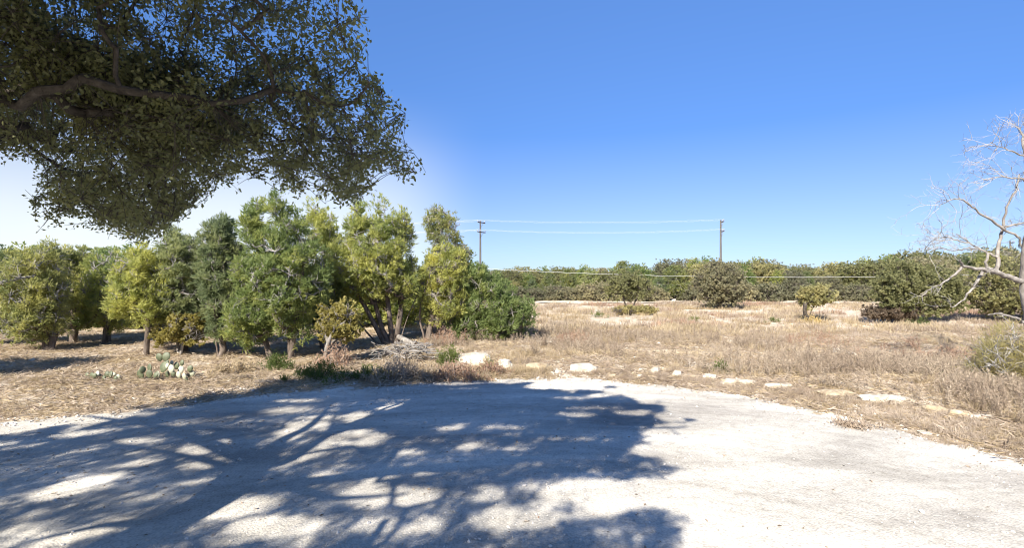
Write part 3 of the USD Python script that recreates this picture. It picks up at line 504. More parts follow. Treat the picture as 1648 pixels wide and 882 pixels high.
for r, wd in zip(limbs, [0.12, 0.12, 0.10, 0.10, 0.11, 0.10, 0.11, 0.12]):
    sp = smooth_path(r, 5); obj('limb', tube(sp - b0, np.linspace(wd, wd * 0.22, len(sp)), 9), OAKBARK, oak, smooth=True)
paths = grow([[q for q in smooth_path(r, 3)] for r in [trunk] + limbs], list(clusters), rng, wander=0.07, climb=0.15, minz=4.0)
br, tw = MB(), MB()
for pts, load in paths[len(limbs) + 1:]:
    rad = np.minimum(0.045, 0.0038 * load ** 0.5)
    if rad[-1] < 0.02 and not allowed(pts, 0, rng).all(): continue
    if rad[0] > 0.014: obj('branch', tube(pts - b0, rad, 5), OAKBARK, oak, smooth=True) if counts.get(oak.GetPath().pathString + '/branch', 0) < 290 else br.add(*tube(pts - b0, rad, 5))
    elif allowed(pts, 0, rng).all(): tw.add(*tube(pts - b0, rad, 3, False))
if not br.empty(): tag(obj('small_branches', br.get(), OAKBARK, oak, smooth=True), kind='stuff')
NL = 170
far = np.where((clusters[:, 1] > 1.0) & (clusters[:, 0] / np.maximum(clusters[:, 1], 0.1) > -1.25), 1.0, 0.8)
cr = np.where(far == 1.0, 0.30, 0.42)
# sprigs in each cluster, leaves on each sprig
ns = 15
sp0 = np.repeat(clusters, ns, 0); sd = unit(rng.normal(size=sp0.shape) + np.array([0, 0, -0.15])); sl = np.repeat(cr, ns) * rng.uniform(0.6, 1.5, len(sp0))
sp1 = sp0 + sd * sl[:, None] + np.array([0, 0, -1]) * (sl ** 2)[:, None] * 0.35
ok = allowed(sp1, 5, rng, 0.85); sp0, sp1, sd = sp0[ok], sp1[ok], sd[ok]
for a, b in zip(sp0, sp1): tw.add(*tube(np.array([a, (a + b) / 2 + np.array([0, 0, 0.02]), b]) - b0, [0.0035, 0.003, 0.002], 3, False))
tag(obj('twigs', tw.get(), OAKBARK, oak), kind='stuff')
nl = 20
t = rng.uniform(0.15, 1.08, (len(sp0), nl)); lp = (sp0[:, None] * (1 - t[..., None]) + sp1[:, None] * t[..., None]).reshape(-1, 3) + rng.normal(size=(len(sp0) * nl, 3)) * 0.03
ld = np.repeat(sd, nl, 0) * 0.5 + rng.normal(size=lp.shape) * 0.8 + np.array([0, 0, -0.25])
seen_ = (lp[:, 1] > 1.5) & (np.abs(lp[:, 0]) < lp[:, 1] * 1.2) & (lp[:, 2] - CAM_Z < lp[:, 1] * 0.7)
ok = allowed(lp, 5, rng, 0.85) & (meshkit.noise(lp * 2.6, 71) * 0.55 + meshkit.noise(lp * 7.0, 72) * 0.45 > np.where(seen_, 0.395, 0.412)); lp, ld = lp[ok], ld[ok]
obj('crown', diamonds(lp - b0, ld, rng.uniform(0.034, 0.064, len(lp)), rng.uniform(0.019, 0.033, len(lp)), rng, 0.1), LIVE_OAK, oak)
print('oak clusters', len(clusters), 'leaves', len(lp))
# ------------------------------------------------------------------ the bare tree at the right edge
rng = np.random.default_rng(71)
DT = 13.0
def dt(pts, dep=0.0, slope=0.0): return [AT(x, y, DT + dep + slope * i) for i, (x, y) in enumerate(pts)]
bare = [
    ([(1668, 618), (1664, 560), (1655, 505), (1648, 455), (1652, 400), (1662, 340)], 0.15, 0.07, 0.0),
    ([(1648, 453), (1628, 447), (1604, 439), (1583, 434), (1565, 431), (1551, 428), (1545, 419)], 0.075, 0.02, -0.12),
    ([(1604, 439), (1606, 412), (1608, 388), (1614, 366), (1620, 335), (1634, 306), (1640, 280)], 0.05, 0.012, 0.06),
    ([(1614, 368), (1596, 355), (1575, 343), (1551, 322), (1530, 322), (1514, 329)], 0.032, 0.008, -0.08),
    ([(1614, 368), (1628, 363), (1648, 358), (1670, 340)], 0.03, 0.012, 0.1),
    ([(1614, 368), (1637, 380), (1647, 400), (1652, 430)], 0.03, 0.02, 0.05),
    ([(1583, 435), (1574, 450), (1563, 466), (1551, 482), (1532, 495)], 0.04, 0.013, -0.15),
    ([(1551, 429), (1536, 441), (1522, 453), (1502, 464), (1481, 474)], 0.033, 0.009, -0.1),
    ([(1492, 469), (1484, 478), (1488, 489)], 0.014, 0.006, 0.0),
    ([(1606, 414), (1592, 408), (1579, 402), (1559, 391), (1539, 376)], 0.035, 0.008, 0.1),
    ([(1559, 391), (1540, 386), (1522, 382), (1504, 384)], 0.018, 0.006, 0.1),
    ([(1579, 403), (1560, 400), (1543, 402), (1510, 401), (1488, 403)], 0.02, 0.006, 0.0),
    ([(1590, 408), (1586, 424), (1590, 432), (1604, 436)], 0.03, 0.03, 0.0),
    ([(1652, 522), (1636, 514), (1620, 508), (1604, 506), (1590, 507)], 0.045, 0.014, -0.2),
    ([(1656, 300), (1648, 288), (1628, 286), (1608, 284), (1583, 290)], 0.03, 0.008, 0.05),
    ([(1660, 345), (1656, 300), (1650, 260), (1646, 225), (1640, 205)], 0.06, 0.015, 0.05),
    ([(1648, 250), (1628, 244), (1608, 236), (1594, 228)], 0.02, 0.006, 0.0)]
dead = thing('bare_tree', 'pale leafless tree with crooked grey limbs at the right edge', 'tree', (AT(1668, 618, DT)[0], DT, 0.0))
d0 = np.array([AT(1668, 618, DT)[0], DT, 0.0]); tw = MB(); ends = []
for i, (pts, r0, r1, slope) in enumerate(bare):
    p = smooth_path(dt(pts, 0, slope), 4); p[1:-1] += rng.normal(size=p[1:-1].shape) * 0.012
    if i == 0: p[0, 2] = -0.1
    obj('trunk' if i == 0 else 'limb', tube(p - d0, np.linspace(r0, r1, len(p)), 8), DEADWOOD, dead, smooth=True)
    if i not in (0, 12): ends.append((p, r1))
def twigs(p0, d, ln, r, depth):
    n = 4; pts = [p0]; q = p0; dd = d
    for _ in range(n):
        dd = unit(dd + rng.normal(size=3) * 0.28); q = q + dd * ln / n; pts.append(q)
    tw.add(*tube(np.array(pts) - d0, np.linspace(r, r * 0.5, n + 1), 3, False))
    if depth:
        for _ in range(3):
            i = rng.integers(1, n + 1); twigs(pts[i], unit(dd + rng.normal(size=3) * 0.75), ln * rng.uniform(0.45, 0.75), r * 0.62, depth - 1)
for i, (p, r) in enumerate(ends):
    up = p[:, 2].mean() > CAM_Z + 0.35
    for _ in range(10 if up else 2):
        j = rng.integers(len(p) // 3, len(p)); t = unit(p[min(j, len(p) - 1)] - p[max(j - 2, 0)])
        twigs(p[j], unit(t + rng.normal(size=3) * 0.6 + np.array([-0.1, 0, 0.15])), rng.uniform(0.35, 0.8) * (1 if up else 0.5), 0.008, 2)
tag(obj('twigs', tw.get(), GREYTWIG, dead), kind='stuff')

# ------------------------------------------------------------------ utility poles and wires
def pole(px, top_py, d, label, rot, wood=POLE):
    x = (px - 824) / F * d; H = CAM_Z + (441 - top_py) / F * d
    t = thing('utility_pole', label, 'utility pole', (x, d, 0))
    obj('pole', tube([(0, 0, -0.2), (0, 0, H * 0.5), (0, 0, H)], [0.20, 0.17, 0.13], 12), wood, t, smooth=True)
    c, s = math.cos(rot), math.sin(rot); R = np.array([[c, -s, 0], [s, c, 0], [0, 0, 1]]); at = []
    for z, ln in ((H - 0.35, 2.4), (H - 2.0, 2.6)):
        m = box(ln, 0.12, 0.16, (0, -0.22, z)); m.vertices = m.vertices @ R.T; obj('crossarm', m, wood, t)
        for u in (-ln / 2 + 0.1, -0.35, ln / 2 - 0.1):
            q = R @ np.array([u, -0.22, z + 0.08]); obj('insulator', tube([q, q + [0, 0, 0.12], q + [0, 0, 0.16], q + [0, 0, 0.3]], [0.04, 0.05, 0.1, 0.06], 8), INSUL, t, smooth=True); at.append(q + [x, d, 0.3])
        for u in (-1, 1):
            obj('brace', tube([R @ np.array([u * ln * 0.28, -0.2, z - 0.05]), R @ np.array([0, -0.19, z - 0.75])], 0.025, 5), INSUL, t)
    return at
ROT = math.radians(62)
DP = 88.0
pA = pole(773, 355, DP, 'weathered utility pole with two crossarms above the low juniper', ROT)
pB = pole(1160, 354, DP, 'weathered utility pole with two crossarms above the grey oak', ROT + 0.35)
pC = pole(1626, 388, 100.0, 'distant utility pole top seen through the bare tree', ROT)
def wire(a, b, sag, r, label, group=None):
    t = np.linspace(0, 1, 25)[:, None]; p = a + (b - a) * t - np.array([0, 0, sag]) * 4 * t * (1 - t)
    tag(obj('power_line', tube(p, r, 5), WIRE, smooth=True), label, 'power line', group)
for j, (a, b) in enumerate(zip(pA, pB)):
    wire(a, b, 0.45 if j < 3 else 0.55, 0.006, 'pale wire strung between the two utility poles at their ' + ('top' if j < 3 else 'lower') + ' crossarms', ('top' if j < 3 else 'lower') + ' wires between the utility poles')
    wire(a, a + np.array([-42.0, 4.0, 0.0]), 0.5, 0.010, 'thin wire running left from the left utility pole behind the trees', 'wires running left from the left pole')
wire(AT(700, 428, 43.4), AT(1640, 440, 43.4), 0.62, 0.013, 'single low pale wire crossing in front of the far tree line')

# ------------------------------------------------------------------ rocks
def rock(px, py, wpx, hpx, label, mat=ROCK, flat=1.0, seed=0, deep=0.7, rz=0.0, tilt=0.0, boxy=False):
    g = G(px, py); d = g[1]; w, h = wpx / F * d, hpx / F * d
    rng = np.random.default_rng(seed + 300)
    m = trimesh.creation.icosphere(3, 1.0); v = m.vertices.copy()
    e = 4.5 if boxy else 2.8
    v = v / (np.abs(v) ** e).sum(1, keepdims=True) ** (1 / e)
    o = rng.uniform(0, 50, 3)
    v = v * (1 + (meshkit.fbm(v * 1.6 + o, 3) - 0.48)[:, None] * (0.5 if boxy else 0.95)) + (meshkit.noise(v * 7 + o, 8) - 0.5)[:, None] * 0.05
    for _ in range(5):                                  # broken facets
        nn = unit(rng.normal(size=3) * [1, 1, 0.6]); lim = rng.uniform(0.72, 0.95); over = np.maximum(0, v @ nn - lim); v = v - over[:, None] * nn * 0.85
    hz = max(0.4 * h, h - CAM_Z / d * deep * w) * 1.2
    v[:, 2] = np.clip(v[:, 2], -1.1, 1.05); v = v * [w / 2, w / 2 * deep, hz]
    c, s = math.cos(tilt), math.sin(tilt); v = v @ np.array([[c, 0, s], [0, 1, 0], [-s, 0, c]]).T
    c, s = math.cos(rz), math.sin(rz); v = v @ np.array([[c, -s, 0], [s, c, 0], [0, 0, 1]]).T
    zg = float(height(g[0], d + w * 0.2))
    x = obj('rock', (v, m.faces), mat, smooth=35)
    UsdGeom.Xformable(x).AddTranslateOp().Set(Gf.Vec3d(g[0], d + w / 2 * deep * 0.6, zg + 0.008))
    tag(x, label, 'rock')
ROCKS = [
    (761, 590, 56, 22, 'large flat buff boulder beside the brush pile at the road edge', ROCK, 0.8, 0.0, 0), (813, 596, 24, 15, 'grey split boulder right of the large flat buff one', ROCK, 0.9, 0.1, 0),
    (866, 597, 42, 12, 'low buff boulder half sunk in dry grass, left of the white one', ROCK_WARM, 0.8, 0, 0), (940, 600, 43, 16, 'bright white rounded boulder alone at the far road edge', ROCK, 0.7, 0, 0),
    (888, 604, 8, 5, 'left of two fist sized stones between buff and white boulders', ROCK, 0.9, 0, 0), (899, 603, 12, 6, 'right of two fist sized stones between buff and white boulders', ROCK, 0.9, 0, 0),
    (985, 608, 15, 6, 'small tan stone just right of the white boulder', ROCK_WARM, 0.8, 0, 0), (1032, 600, 9, 6, 'upper of two small pale stones stacked along the verge', ROCK, 0.9, 0, 0), (1031, 608, 10, 6, 'lower of two small pale stones nearest the gravel', ROCK, 0.9, 0, 0),
    (1056, 602, 20, 10, 'knobbly pale rock right of the two small stones', ROCK, 0.8, 0, 0), (1090, 606, 16, 9, 'lumpy pale rock alone in verge grass, left of the long ledge', ROCK, 0.9, 0, 0),
    (1118, 608, 20, 6, 'leftmost low block of the long limestone ledge', ROCK_WARM, 0.8, -0.05, 0), (1141, 609, 22, 9, 'squarish pale block of the long limestone ledge', ROCK, 0.8, -0.05, 0), (1190, 619, 58, 12, 'long low slab of the limestone ledge', ROCK, 0.4, -0.12, 0.03), (1258, 625, 50, 10, 'tapering pale slab right of the limestone ledge', ROCK, 0.4, -0.2, 0.03),
    (1352, 639, 54, 13, 'rough stained rock touching the long white slab', ROCK_WARM, 0.6, -0.15, 0), (1428, 648, 76, 12, 'long straight white slab like a kerb on the verge', ROCK, 0.3, -0.12, 0.02),
    (1514, 666, 40, 14, 'stained buff rock right of the long white slab', ROCK_WARM, 0.6, -0.2, 0), (1548, 673, 34, 12, 'low brown stained rock leaning on its buff neighbour', ROCK_WARM, 0.6, -0.2, 0), (1584, 678, 32, 10, 'rightmost pale rock of the verge row', ROCK, 0.7, -0.1, 0),
    (1352, 570, 14, 9, 'pale rock with a dark hollow out in the field', ROCK, 0.9, 0.3, 0), (1371, 573, 17, 7, 'low pale stone touching the hollow rock in the field', ROCK, 0.8, 0, 0), (1495, 700, 24, 6, 'small pale stone in orange grass nearest the gravel at right', ROCK, 0.7, 0, 0),
    (878, 552, 36, 5, 'flat pale ledge of bare rock right of the low juniper', ROCK, 0.6, 0, 0), (1093, 571, 70, 5, 'wide flat tan outcrop flush with the field', ROCK_WARM, 0.5, 0, 0), (1175, 552, 11, 4, 'tiny pale stone far out in the field below the grey oak', ROCK, 0.9, 0, 0), (1120, 565, 22, 3, 'thin pale ledge right of the wide tan outcrop', ROCK, 0.6, 0, 0), (1400, 582, 7, 4, 'tiny pale stone below the hollow rock in the field', ROCK, 0.9, 0, 0), (1430, 581, 8, 4, 'tiny pale stone right of its twin in the reddish field grass', ROCK, 0.9, 0, 0),
    (1086, 486, 8, 4, 'white stone beside the far dirt track', ROCK, 0.8, 0, 0), (1020, 603, 7, 4, 'tiny tan stone left of the two stacked pale ones', ROCK_WARM, 0.9, 0, 0)]
for i, (px, py, w, h, lab, mat, deep, rz, tilt) in enumerate(ROCKS): rock(px, py, w, h, lab, mat, seed=i, deep=deep, rz=rz, tilt=tilt, boxy=w > 45)

# ------------------------------------------------------------------ prickly pears
def pad_mesh(c, up, face, ln, wd):
    m = trimesh.creation.icosphere(2, 1.0); v = m.vertices.copy()
    v[:, 0] *= wd / 2 * (1 - 0.22 * np.clip(-v[:, 2], 0, 1)); v[:, 1] *= 0.018 + 0.012 * (1 - v[:, 2] ** 2); v[:, 2] = v[:, 2] * ln / 2 + ln / 2
    u = unit(np.asarray(up, float)); f = np.asarray(face, float); f = unit(f - (f @ u) * u); s = np.cross(f, u)
    return np.asarray(c) + v[:, :1] * s + v[:, 1:2] * f + v[:, 2:] * u, m.faces
def cactus(label, px0, py0, pads):
    g = G(px0, py0); d = g[1]; base = np.array([g[0], d, float(height(*g))]); rng = np.random.default_rng(int(px0))
    t = thing('prickly_pear', label, 'cactus', base)
    for px, py, wpx, hpx, pale, lean in pads:             # pad centre and size in the photograph
        dd = d + rng.uniform(-0.25, 0.25); c = AT(px, py + hpx / 2, dd); c[2] = max(c[2], base[2] - 0.03)
        ln = max(hpx, wpx) / F * d * 1.08
        face = (rng.uniform(-0.5, 0.1) if wpx > hpx * 0.55 else 1.6, -1, rng.uniform(0, 0.4))
        obj('pad', pad_mesh(c - base, (lean, rng.uniform(-0.25, 0.25), 1), face, ln, ln * rng.uniform(0.72, 0.85)), PAD_PALE if pale else PAD, t, smooth=True)
z = lambda l: [(60 + a / 5.493, 540 + b / 5.493, w / 5.493, h / 5.493, p, le) for a, b, w, h, p, le in l]
cactus('larger prickly pear with tall stacked pads in front of the junipers', 264, 611, z([(915, 350, 50, 90, 0, 0.1), (925, 310, 20, 60, 0, 0), (995, 290, 60, 70, 0, -0.1), (990, 345, 60, 70, 0, 0.1), (1030, 350, 50, 60, 0, 0.5), (1062, 350, 48, 60, 1, 0.05), (1105, 285, 52, 90, 0, 0.15), (1122, 190, 42, 76, 0, 0.35), (1090, 195, 40, 70, 0, -0.2), (1130, 240, 46, 50, 0, 0.5), (1140, 270, 40, 50, 1, 0.3), (1185, 300, 40, 70, 1, 0), (1190, 250, 36, 50, 1, -0.2), (1230, 270, 50, 64, 0, 0.1), (1275, 245, 52, 52, 0, 0.2), (1265, 305, 56, 64, 1, 0), (1255, 350, 46, 56, 1, -0.2), (1305, 365, 52, 66, 1, 0), (1310, 395, 50, 36, 0, 0.3), (1340, 295, 44, 60, 0, 0.35), (1368, 335, 36, 60, 1, 0.1), (1205, 340, 50, 50, 0, -0.2), (1150, 345, 60, 60, 0, 0.1), (1340, 365, 40, 50, 0, 0.2)]))
cactus('smaller low prickly pear with one chalky white pad', 160, 614, z([(450, 365, 40, 52, 0, -0.3), (480, 385, 50, 60, 0, 0.1), (525, 347, 60, 62, 1, 0.2), (500, 360, 40, 50, 0, 0.3), (545, 405, 40, 40, 0, 0), (590, 400, 36, 44, 0, 0), (610, 345, 50, 50, 0, 0.2), (680, 365, 36, 46, 1, 0.1), (710, 375, 36, 46, 1, 0.3), (640, 350, 40, 60, 0, 0.1), (690, 395, 40, 40, 0, 0)]))

# ------------------------------------------------------------------ log, brush pile
lg = thing('fallen_log', 'short pale cut log leaning on the brush pile under the large juniper', 'log', (*AT(655, 560, 17.0)[:2], 0.0))
la, lb = AT(641, 542, 17.2) - [*AT(655, 560, 17.0)[:2], 0], AT(667, 557, 16.8) - [*AT(655, 560, 17.0)[:2], 0]
obj('stem', tube(smooth_path([la, (la + lb) / 2 + [0, 0, 0.015], lb], 4), np.linspace(0.085, 0.11, 9), 10, False), DEADWOOD, lg, smooth=True)
for e, dr, r in ((la, -1, 0.085), (lb, 1, 0.11)):
    u = unit(lb - la) * dr; obj('cut_end', tube([e - u * 0.001, e + u * 0.006], r * 0.985, 10), ROCK_WARM, lg)
rng = np.random.default_rng(81)
bpos = AT(655, 585, 14.6); bp = thing('brush_pile', 'tangled heap of pale dead branches below the large juniper', 'brush pile', (bpos[0], bpos[1], 0))
for k in range(70):
    a = rng.uniform(0, math.pi); r = rng.uniform(0, 0.75) ** 1.0; h = 0.5 * (1 - (r / 0.8) ** 2) * rng.uniform(0.5, 1.0) + 0.04
    c = np.array([rng.normal() * 0.38, rng.normal() * 0.3, h]); dirv = np.array([math.cos(a), math.sin(a) * 0.6, rng.uniform(-0.35, 0.35)]); ln = rng.uniform(0.35, 0.95)
    pts = [c + dirv * ln * s + rng.normal(size=3) * 0.03 for s in np.linspace(-0.5, 0.5, 5)]; r0 = rng.uniform(0.008, 0.022)
    pts = [np.array([p[0], p[1], max(0.02, p[2])]) for p in pts]
    mb = MB(); mb.add(*tube(pts, np.linspace(r0, r0 * 0.5, 5), 5))
    for _ in range(2):
        i = rng.integers(1, 4); q = pts[i]; mb.add(*tube([q, q + unit(dirv + rng.normal(size=3) * 0.6) * 0.22], [r0 * 0.6, r0 * 0.3], 4))
    obj('dead_branch', mb.get(), DEADWOOD if k % 3 else GREYTWIG, bp)
# ------------------------------------------------------------------ grass, weeds, gravel
def tuft(n, h, r, lean, width, seed):
    rng = np.random.default_rng(seed); a = rng.uniform(0, 2 * np.pi, n); rr = r * np.sqrt(rng.random(n))
    b = np.column_stack([rr * np.cos(a), rr * np.sin(a), np.full(n, -0.02)])
    az = a + rng.normal(size=n) * 0.9; l = np.abs(rng.normal(size=n)) * lean; H = h * rng.uniform(0.45, 1.1, n)
    d = np.column_stack([np.cos(az) * l, np.sin(az) * l, np.ones(n)]); d = unit(d)
    mid = b + d * (H * 0.55)[:, None]; d2 = unit(d + np.column_stack([np.cos(az), np.sin(az), -0.5 * np.ones(n)]) * (0.25 + 0.6 * l)[:, None]); tip = mid + d2 * (H * 0.55)[:, None]
    th = rng.uniform(0, np.pi, n); s = np.column_stack([np.cos(th), np.sin(th), np.zeros(n)]) * width
    v = np.stack([b - s, b + s, mid - s * 0.8, mid + s * 0.8, tip], 1).reshape(-1, 3); i = np.arange(n)[:, None] * 5
    return v, np.concatenate([i + np.array(q) for q in ((0, 1, 3), (0, 3, 2), (2, 3, 4))])
def weed(n, h, seed):
    """Upright branching dead stems with small dry leaves."""
    rng = np.random.default_rng(seed); m = MB()
    for _ in range(n):
        b = np.array([*rng.normal(size=2) * 0.07, 0]); d = unit(np.array([*rng.normal(size=2) * 0.25, 1])); e = b + d * h * rng.uniform(0.6, 1.1)
        m.add(*tube([b, (b + e) / 2 + rng.normal(size=3) * 0.02, e], [0.004, 0.003, 0.002], 3, False))
        q = b + (e - b) * rng.uniform(0.25, 1, (12, 1)); m.add(*diamonds(q, rng.normal(size=(12, 3)) + [0, 0, 0.6], rng.uniform(0.04, 0.10, 12), 0.012, rng))
    return m.get()
def litter(n, r, seed):
    rng = np.random.default_rng(seed); a = rng.uniform(0, 2 * np.pi, n); rr = r * np.sqrt(rng.random(n))
    return diamonds(np.column_stack([rr * np.cos(a), rr * np.sin(a), rng.uniform(0.0, 0.03, n)]), np.column_stack([rng.normal(size=(n, 2)), rng.uniform(-0.1, 0.35, n)]), rng.uniform(0.06, 0.2, n), rng.uniform(0.006, 0.02, n), rng)
def scatter(name, protos, pos, idx, scale, rng, tilt=0.15):
    pi = UsdGeom.PointInstancer.Define(stage, '/World/' + name)
    for j, (nm, mesh, mat) in enumerate(protos):
        p = numbered(f'/World/{name}/{nm}'); usdkit.mesh(stage, p, mesh, mat); pi.CreatePrototypesRel().AddTarget(p)
    n = len(pos); a = rng.uniform(0, np.pi, n); tx, ty_ = rng.normal(size=n) * tilt / 2, rng.normal(size=n) * tilt / 2
    q = np.column_stack([np.cos(a), tx * np.cos(a) + ty_ * np.sin(a), ty_ * np.cos(a) - tx * np.sin(a), np.sin(a)]); q = unit(q)
    pi.CreatePositionsAttr(Vt.Vec3fArray.FromNumpy(pos.astype(np.float32))); pi.CreateProtoIndicesAttr(Vt.IntArray.FromNumpy(idx.astype(np.int32)))
    pi.CreateScalesAttr(Vt.Vec3fArray.FromNumpy(np.asarray(scale, np.float32)))
    pi.CreateOrientationsAttr(Vt.QuathArray([Gf.Quath(float(w), float(x), float(y), float(z_)) for w, x, y, z_ in q]))
    return pi.GetPrim()
rng = np.random.default_rng(91)
def field(n, y0, y1, power=1.0, xlim=1.12, pad=1.5):
    y = (y0 ** power + (y1 ** power - y0 ** power) * rng.random(n)) ** (1 / power); x = rng.uniform(-1, 1, n) * (y * xlim + pad); return x, y
GP = [('straw_tuft', tuft(46, 0.24, 0.10, 0.45, 0.0035, 1), STRAW), ('straw_tuft', tuft(46, 0.17, 0.12, 0.7, 0.004, 2), STRAW), ('orange_tuft', tuft(50, 0.26, 0.11, 0.5, 0.0035, 3), TAN), ('orange_tuft', tuft(50, 0.18, 0.13, 0.8, 0.004, 4), TAN),
      ('grey_weed', weed(5, 0.36, 5), GREYW), ('rust_weed', weed(5, 0.34, 6), RUSTW), ('far_straw_tuft', tuft(40, 0.26, 0.28, 0.7, 0.010, 7), STRAW), ('far_orange_tuft', tuft(40, 0.28, 0.28, 0.7, 0.010, 8), TAN), ('far_grey_tuft', tuft(40, 0.34, 0.25, 0.5, 0.010, 9), GREYW), ('far_rust_tuft', tuft(40, 0.34, 0.25, 0.5, 0.010, 10), RUSTW)]
X, Y = [np.concatenate(q) for q in zip(field(20000, 5.5, 13, 1.2), field(13000, 12, 24, 1.4), field(12000, 22, 46, 1.6))]
rd = road_dist(X, Y); P3 = np.stack([X, Y, 0 * X], -1)
leftish = np.clip((-0.12 - X / Y) * 6, 0, 1)                           # the cedar side: short thin straw
dens = np.clip((meshkit.fbm(P3 * 0.5, 21) - 0.34) * 3.2, 0.06, 1) * (1 - 0.62 * leftish)
dens = np.where((rd > 0) & (rd < 1.6) & (X > 1.5), np.maximum(dens, 0.9), dens)
for px_, py_, w_, h_, *_r in ROCKS:
    g_ = G(px_, py_); d_ = g_[1]; rw = w_ / F * d_ / 2 + 0.05
    dens *= np.where((np.abs(X - g_[0]) < rw) & (Y > d_ - 0.12) & (Y < d_ + rw * 1.2 + 0.15), 0.04, 1)
dens *= np.where((Y > 42.3) & (Y < 46) & (X > 1), 0.02, 1)
ok = (rd > rng.uniform(-0.25, 0.12, len(X))) & (rng.random(len(X)) < dens); X, Y, rd, P3, leftish = X[ok], Y[ok], rd[ok], P3[ok], leftish[ok]
n1, n2, u = meshkit.fbm(P3 * 0.16 + 7, 22), meshkit.fbm(P3 * np.array([0.10, 0.22, 1]) + 3, 23), rng.random(len(X))
kind = np.where((n2 + (u - 0.5) * 0.3) > 0.56, 4, np.where((n1 + (u - 0.5) * 0.25) > 0.52, 2, 0))
kind = np.where((kind == 4) & (n1 > 0.53), 5, kind)
kind = np.where((rd < 1.8) & (X > 1), np.where(u < 0.78, 2, 0), kind)
kind = np.where((leftish > 0.3) & (kind > 3), 0, kind)
idx = np.where(Y > 21, np.array([6, 6, 7, 7, 8, 9])[kind], np.where(kind < 4, kind + (rng.random(len(X)) < 0.5), kind))
sc = rng.uniform(0.6, 1.25, len(X)) * (1 - 0.5 * leftish) * np.where((rd < 2.0) & (X > 1), 0.62, 1) * np.where(rd < 0.3, 0.6, 1) * np.where(Y > 21, 0.8 + Y / 120, 1)
tag(scatter('dry_grass', GP, np.column_stack([X, Y, np.maximum(height(X, Y), -0.005)]), idx, np.stack([sc, sc, sc * rng.uniform(0.75, 1.2, len(X))], 1), rng), 'dry tan and grey grass and dead weeds covering the field and verge', 'grass', kind='stuff')
# straw and fallen leaves lying flat
LP = [('straw_patch', litter(60, 0.35, 31), STRAW), ('leaf_patch', litter(60, 0.35, 32), TAN), ('grey_patch', litter(50, 0.35, 33), GREYW)]
X, Y = field(9000, 6, 22, 1.3); rd = road_dist(X, Y); ok = (rd > 0.1); X, Y = X[ok], Y[ok]
sc = rng.uniform(0.6, 1.4, len(X))
tag(scatter('ground_litter', LP, np.column_stack([X, Y, height(X, Y)]), rng.integers(0, 3, len(X)), np.stack([sc, sc, sc], 1), rng, 0.05), 'flat straw and leaf litter on the bare ground', 'litter', kind='stuff')
# loose stones on the road and the verge
def pebble(seed):
    r = np.random.default_rng(seed); m = trimesh.creation.icosphere(1, 1.0); return m.vertices * r.uniform(0.75, 1.15, (len(m.vertices), 1)) * [1, 0.8, 0.55], m.faces
X, Y = field(15000, 3.6, 14, 1.0); rd = road_dist(X, Y); P3 = np.stack([X, Y, 0 * X], -1)
ok = (rng.random(len(X)) < np.where(rd < -0.6, 0.12 + 0.6 * (meshkit.fbm(P3 * 0.8, 41) > 0.53), 0.9)) & (rd < 1.2); X, Y, rd = X[ok], Y[ok], rd[ok]
sc = np.exp(rng.normal(size=len(X)) * 0.45) * np.where(rd > -0.4, 0.016, 0.0085)
tag(scatter('gravel', [('pebble', pebble(i), GRAVEL) for i in range(4)], np.column_stack([X, Y, np.where(rd > 0, height(X, Y), 0.006) + sc * 0.2]), rng.integers(0, 4, len(X)), np.stack([sc, sc, sc], 1), rng, 0.6), 'loose pale gravel strewn over the road and its edge', 'gravel', kind='stuff')
X, Y = field(1500, 9, 40, 1.4); rd = road_dist(X, Y); ok = rd > 0.3; X, Y = X[ok], Y[ok]; sc = np.minimum(np.exp(rng.normal(size=len(X)) * 0.5) * 0.04, 0.085)
tag(scatter('field_stones', [('stone', pebble(i + 9), ROCK) for i in range(4)], np.column_stack([X, Y, height(X, Y)]), rng.integers(0, 4, len(X)), np.stack([sc * 1.3, sc, sc], 1), rng, 0.4), 'small pale stones scattered over field and cedar ground', 'stones', kind='stuff')

# green weeds of the verge: each clump is a thing
def weed_clump(px, py, wpx, hpx, label, mat, seed, n=260, straw=0.3):
    g = G(px, py); d = g[1]; w, h = wpx / F * d, hpx / F * d; r = np.random.default_rng(seed)
    t = thing('weed_clump', label, 'weeds', (g[0], d, float(height(*g))))
    ns = max(8, int(n / 9)); b = np.column_stack([r.normal(size=ns) * w * 0.24, r.normal(size=ns) * min(w * 0.2, 0.3), np.zeros(ns)])
    e = b + np.column_stack([r.normal(size=(ns, 2)) * 0.12 * h, h * r.uniform(0.5, 1.1, ns) * np.exp(-(b[:, 0] / (w * 0.45)) ** 2)])
    st = MB()
    for p, q in zip(b, e): st.add(*tube([p, (p + q) / 2 + r.normal(size=3) * 0.02, q], [0.006, 0.005, 0.003], 3, False))
    obj('stems', st.get(), WEED if straw < 0.5 else DEADWOOD, t)
    k = r.integers(0, ns, n * 5); s = r.uniform(0.15, 1.05, (n * 5, 1)); p = b[k] * (1 - s) + e[k] * s + r.normal(size=(n * 5, 3)) * 0.05; p[:, 2] = np.abs(p[:, 2])
    obj('foliage', diamonds(p, r.normal(size=p.shape) + [0, 0, 0.8], r.uniform(0.05, 0.12, len(p)), r.uniform(0.01, 0.026, len(p)), r), mat, t)
weed_clump(517, 612, 100, 26, 'wide low green weed patch at the shaded road edge', WEED, 201, 420)
weed_clump(445, 592, 50, 26, 'pale green weeds below the broad juniper', WEED, 202, 260)
weed_clump(600, 610, 60, 20, 'green weeds between the wide patch and the brush pile', WEED, 203, 220)
weed_clump(722, 590, 40, 34, 'bright green weed bush right of the brush pile', WEED, 204, 300)
weed_clump(640, 612, 110, 36, 'tall straw coloured dead weeds in front of the brush pile', GREYW, 205, 520, 0.8)
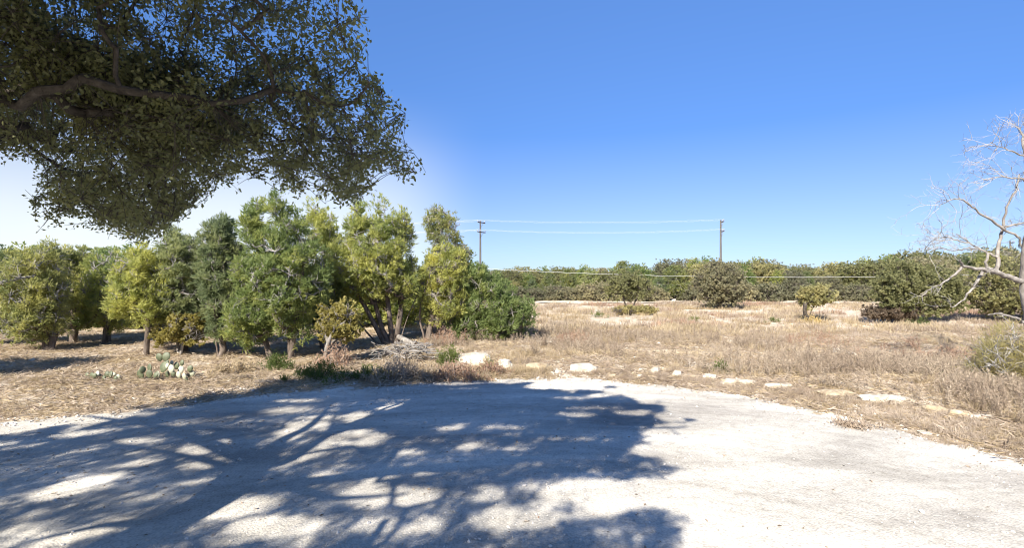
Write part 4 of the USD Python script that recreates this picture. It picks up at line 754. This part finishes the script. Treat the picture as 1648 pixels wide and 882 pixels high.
weed_clump(735, 612, 90, 26, 'rust coloured dead weeds under the large flat boulder', RUSTW, 206, 360, 0.8)
weed_clump(790, 604, 50, 20, 'sparse reddish weeds left of the split boulder', RUSTW, 207, 200, 0.8)
weed_clump(786, 598, 12, 20, 'dark narrow weed against the split boulder', SHRUB, 208, 60)
weed_clump(545, 590, 60, 34, 'rusty grass weeds beside the pale trunked small tree', RUSTW, 209, 300, 0.8)
weed_clump(720, 558, 60, 30, 'tall rust weeds under the ragged juniper', RUSTW, 210, 260, 0.8)
weed_clump(1162, 600, 30, 22, 'pale green weed tuft behind the limestone ledge', WEED, 211, 140)
weed_clump(1505, 612, 50, 12, 'low green weed patch in the reddish field grass', WEED, 212, 180)
weed_clump(1480, 524, 40, 14, 'yellow green bush below the broad scrub oak', WEED, 213, 120)
weed_clump(960, 512, 40, 10, 'olive weed patch left of the mid field oak', WEED, 214, 100)
weed_clump(1120, 520, 20, 12, 'small olive weed in mid field left of the grey oak', WEED, 215, 60)
weed_clump(1238, 519, 40, 8, 'flat olive weeds right of the grey oak', WEED, 216, 80)
weed_clump(1306, 520, 34, 16, 'shaggy grass at the foot of the leaning small oak', SHRUB, 217, 140)
weed_clump(380, 600, 70, 16, 'tan weeds right of the larger prickly pear', STRAW, 218, 240, 0.8)
weed_clump(1375, 688, 50, 6, 'low orange grass tuft growing on the gravel', TAN, 219, 160, 0.8)
# fallen leaves and chips on the road, thickest below the oak
X, Y = rng.uniform(-10, 9, 5200), rng.uniform(3.8, 12.5, 5200); rd = road_dist(X, Y)
ok = (rd < -0.05) & (rng.random(len(X)) < np.where(rd > -0.9, 0.9, np.clip(0.45 - 0.06 * (X + 2), 0.05, 0.6)) * (meshkit.noise(np.stack([X * 0.9, Y * 2.0, 0 * X], -1), 55) > 0.45)); X, Y = X[ok], Y[ok]; sc = rng.uniform(0.7, 1.3, len(X))
FL = [('leaf', (np.array([[-0.025, 0, 0.002], [0, -0.011, 0.008], [0.025, 0, 0.003], [0, 0.011, 0.010]]) * q, np.array([[0, 1, 2], [0, 2, 3]])), m_) for q, m_ in ((1.0, TAN), (0.8, BRUSH), (0.6, RUSTW))]
tag(scatter('fallen_leaves', FL, np.column_stack([X, Y, np.full(len(X), 0.008)]), rng.integers(0, 3, len(X)), np.stack([sc, sc, sc], 1), rng, 0.3), 'small dry brown leaves scattered over the gravel road', 'leaves', kind='stuff')
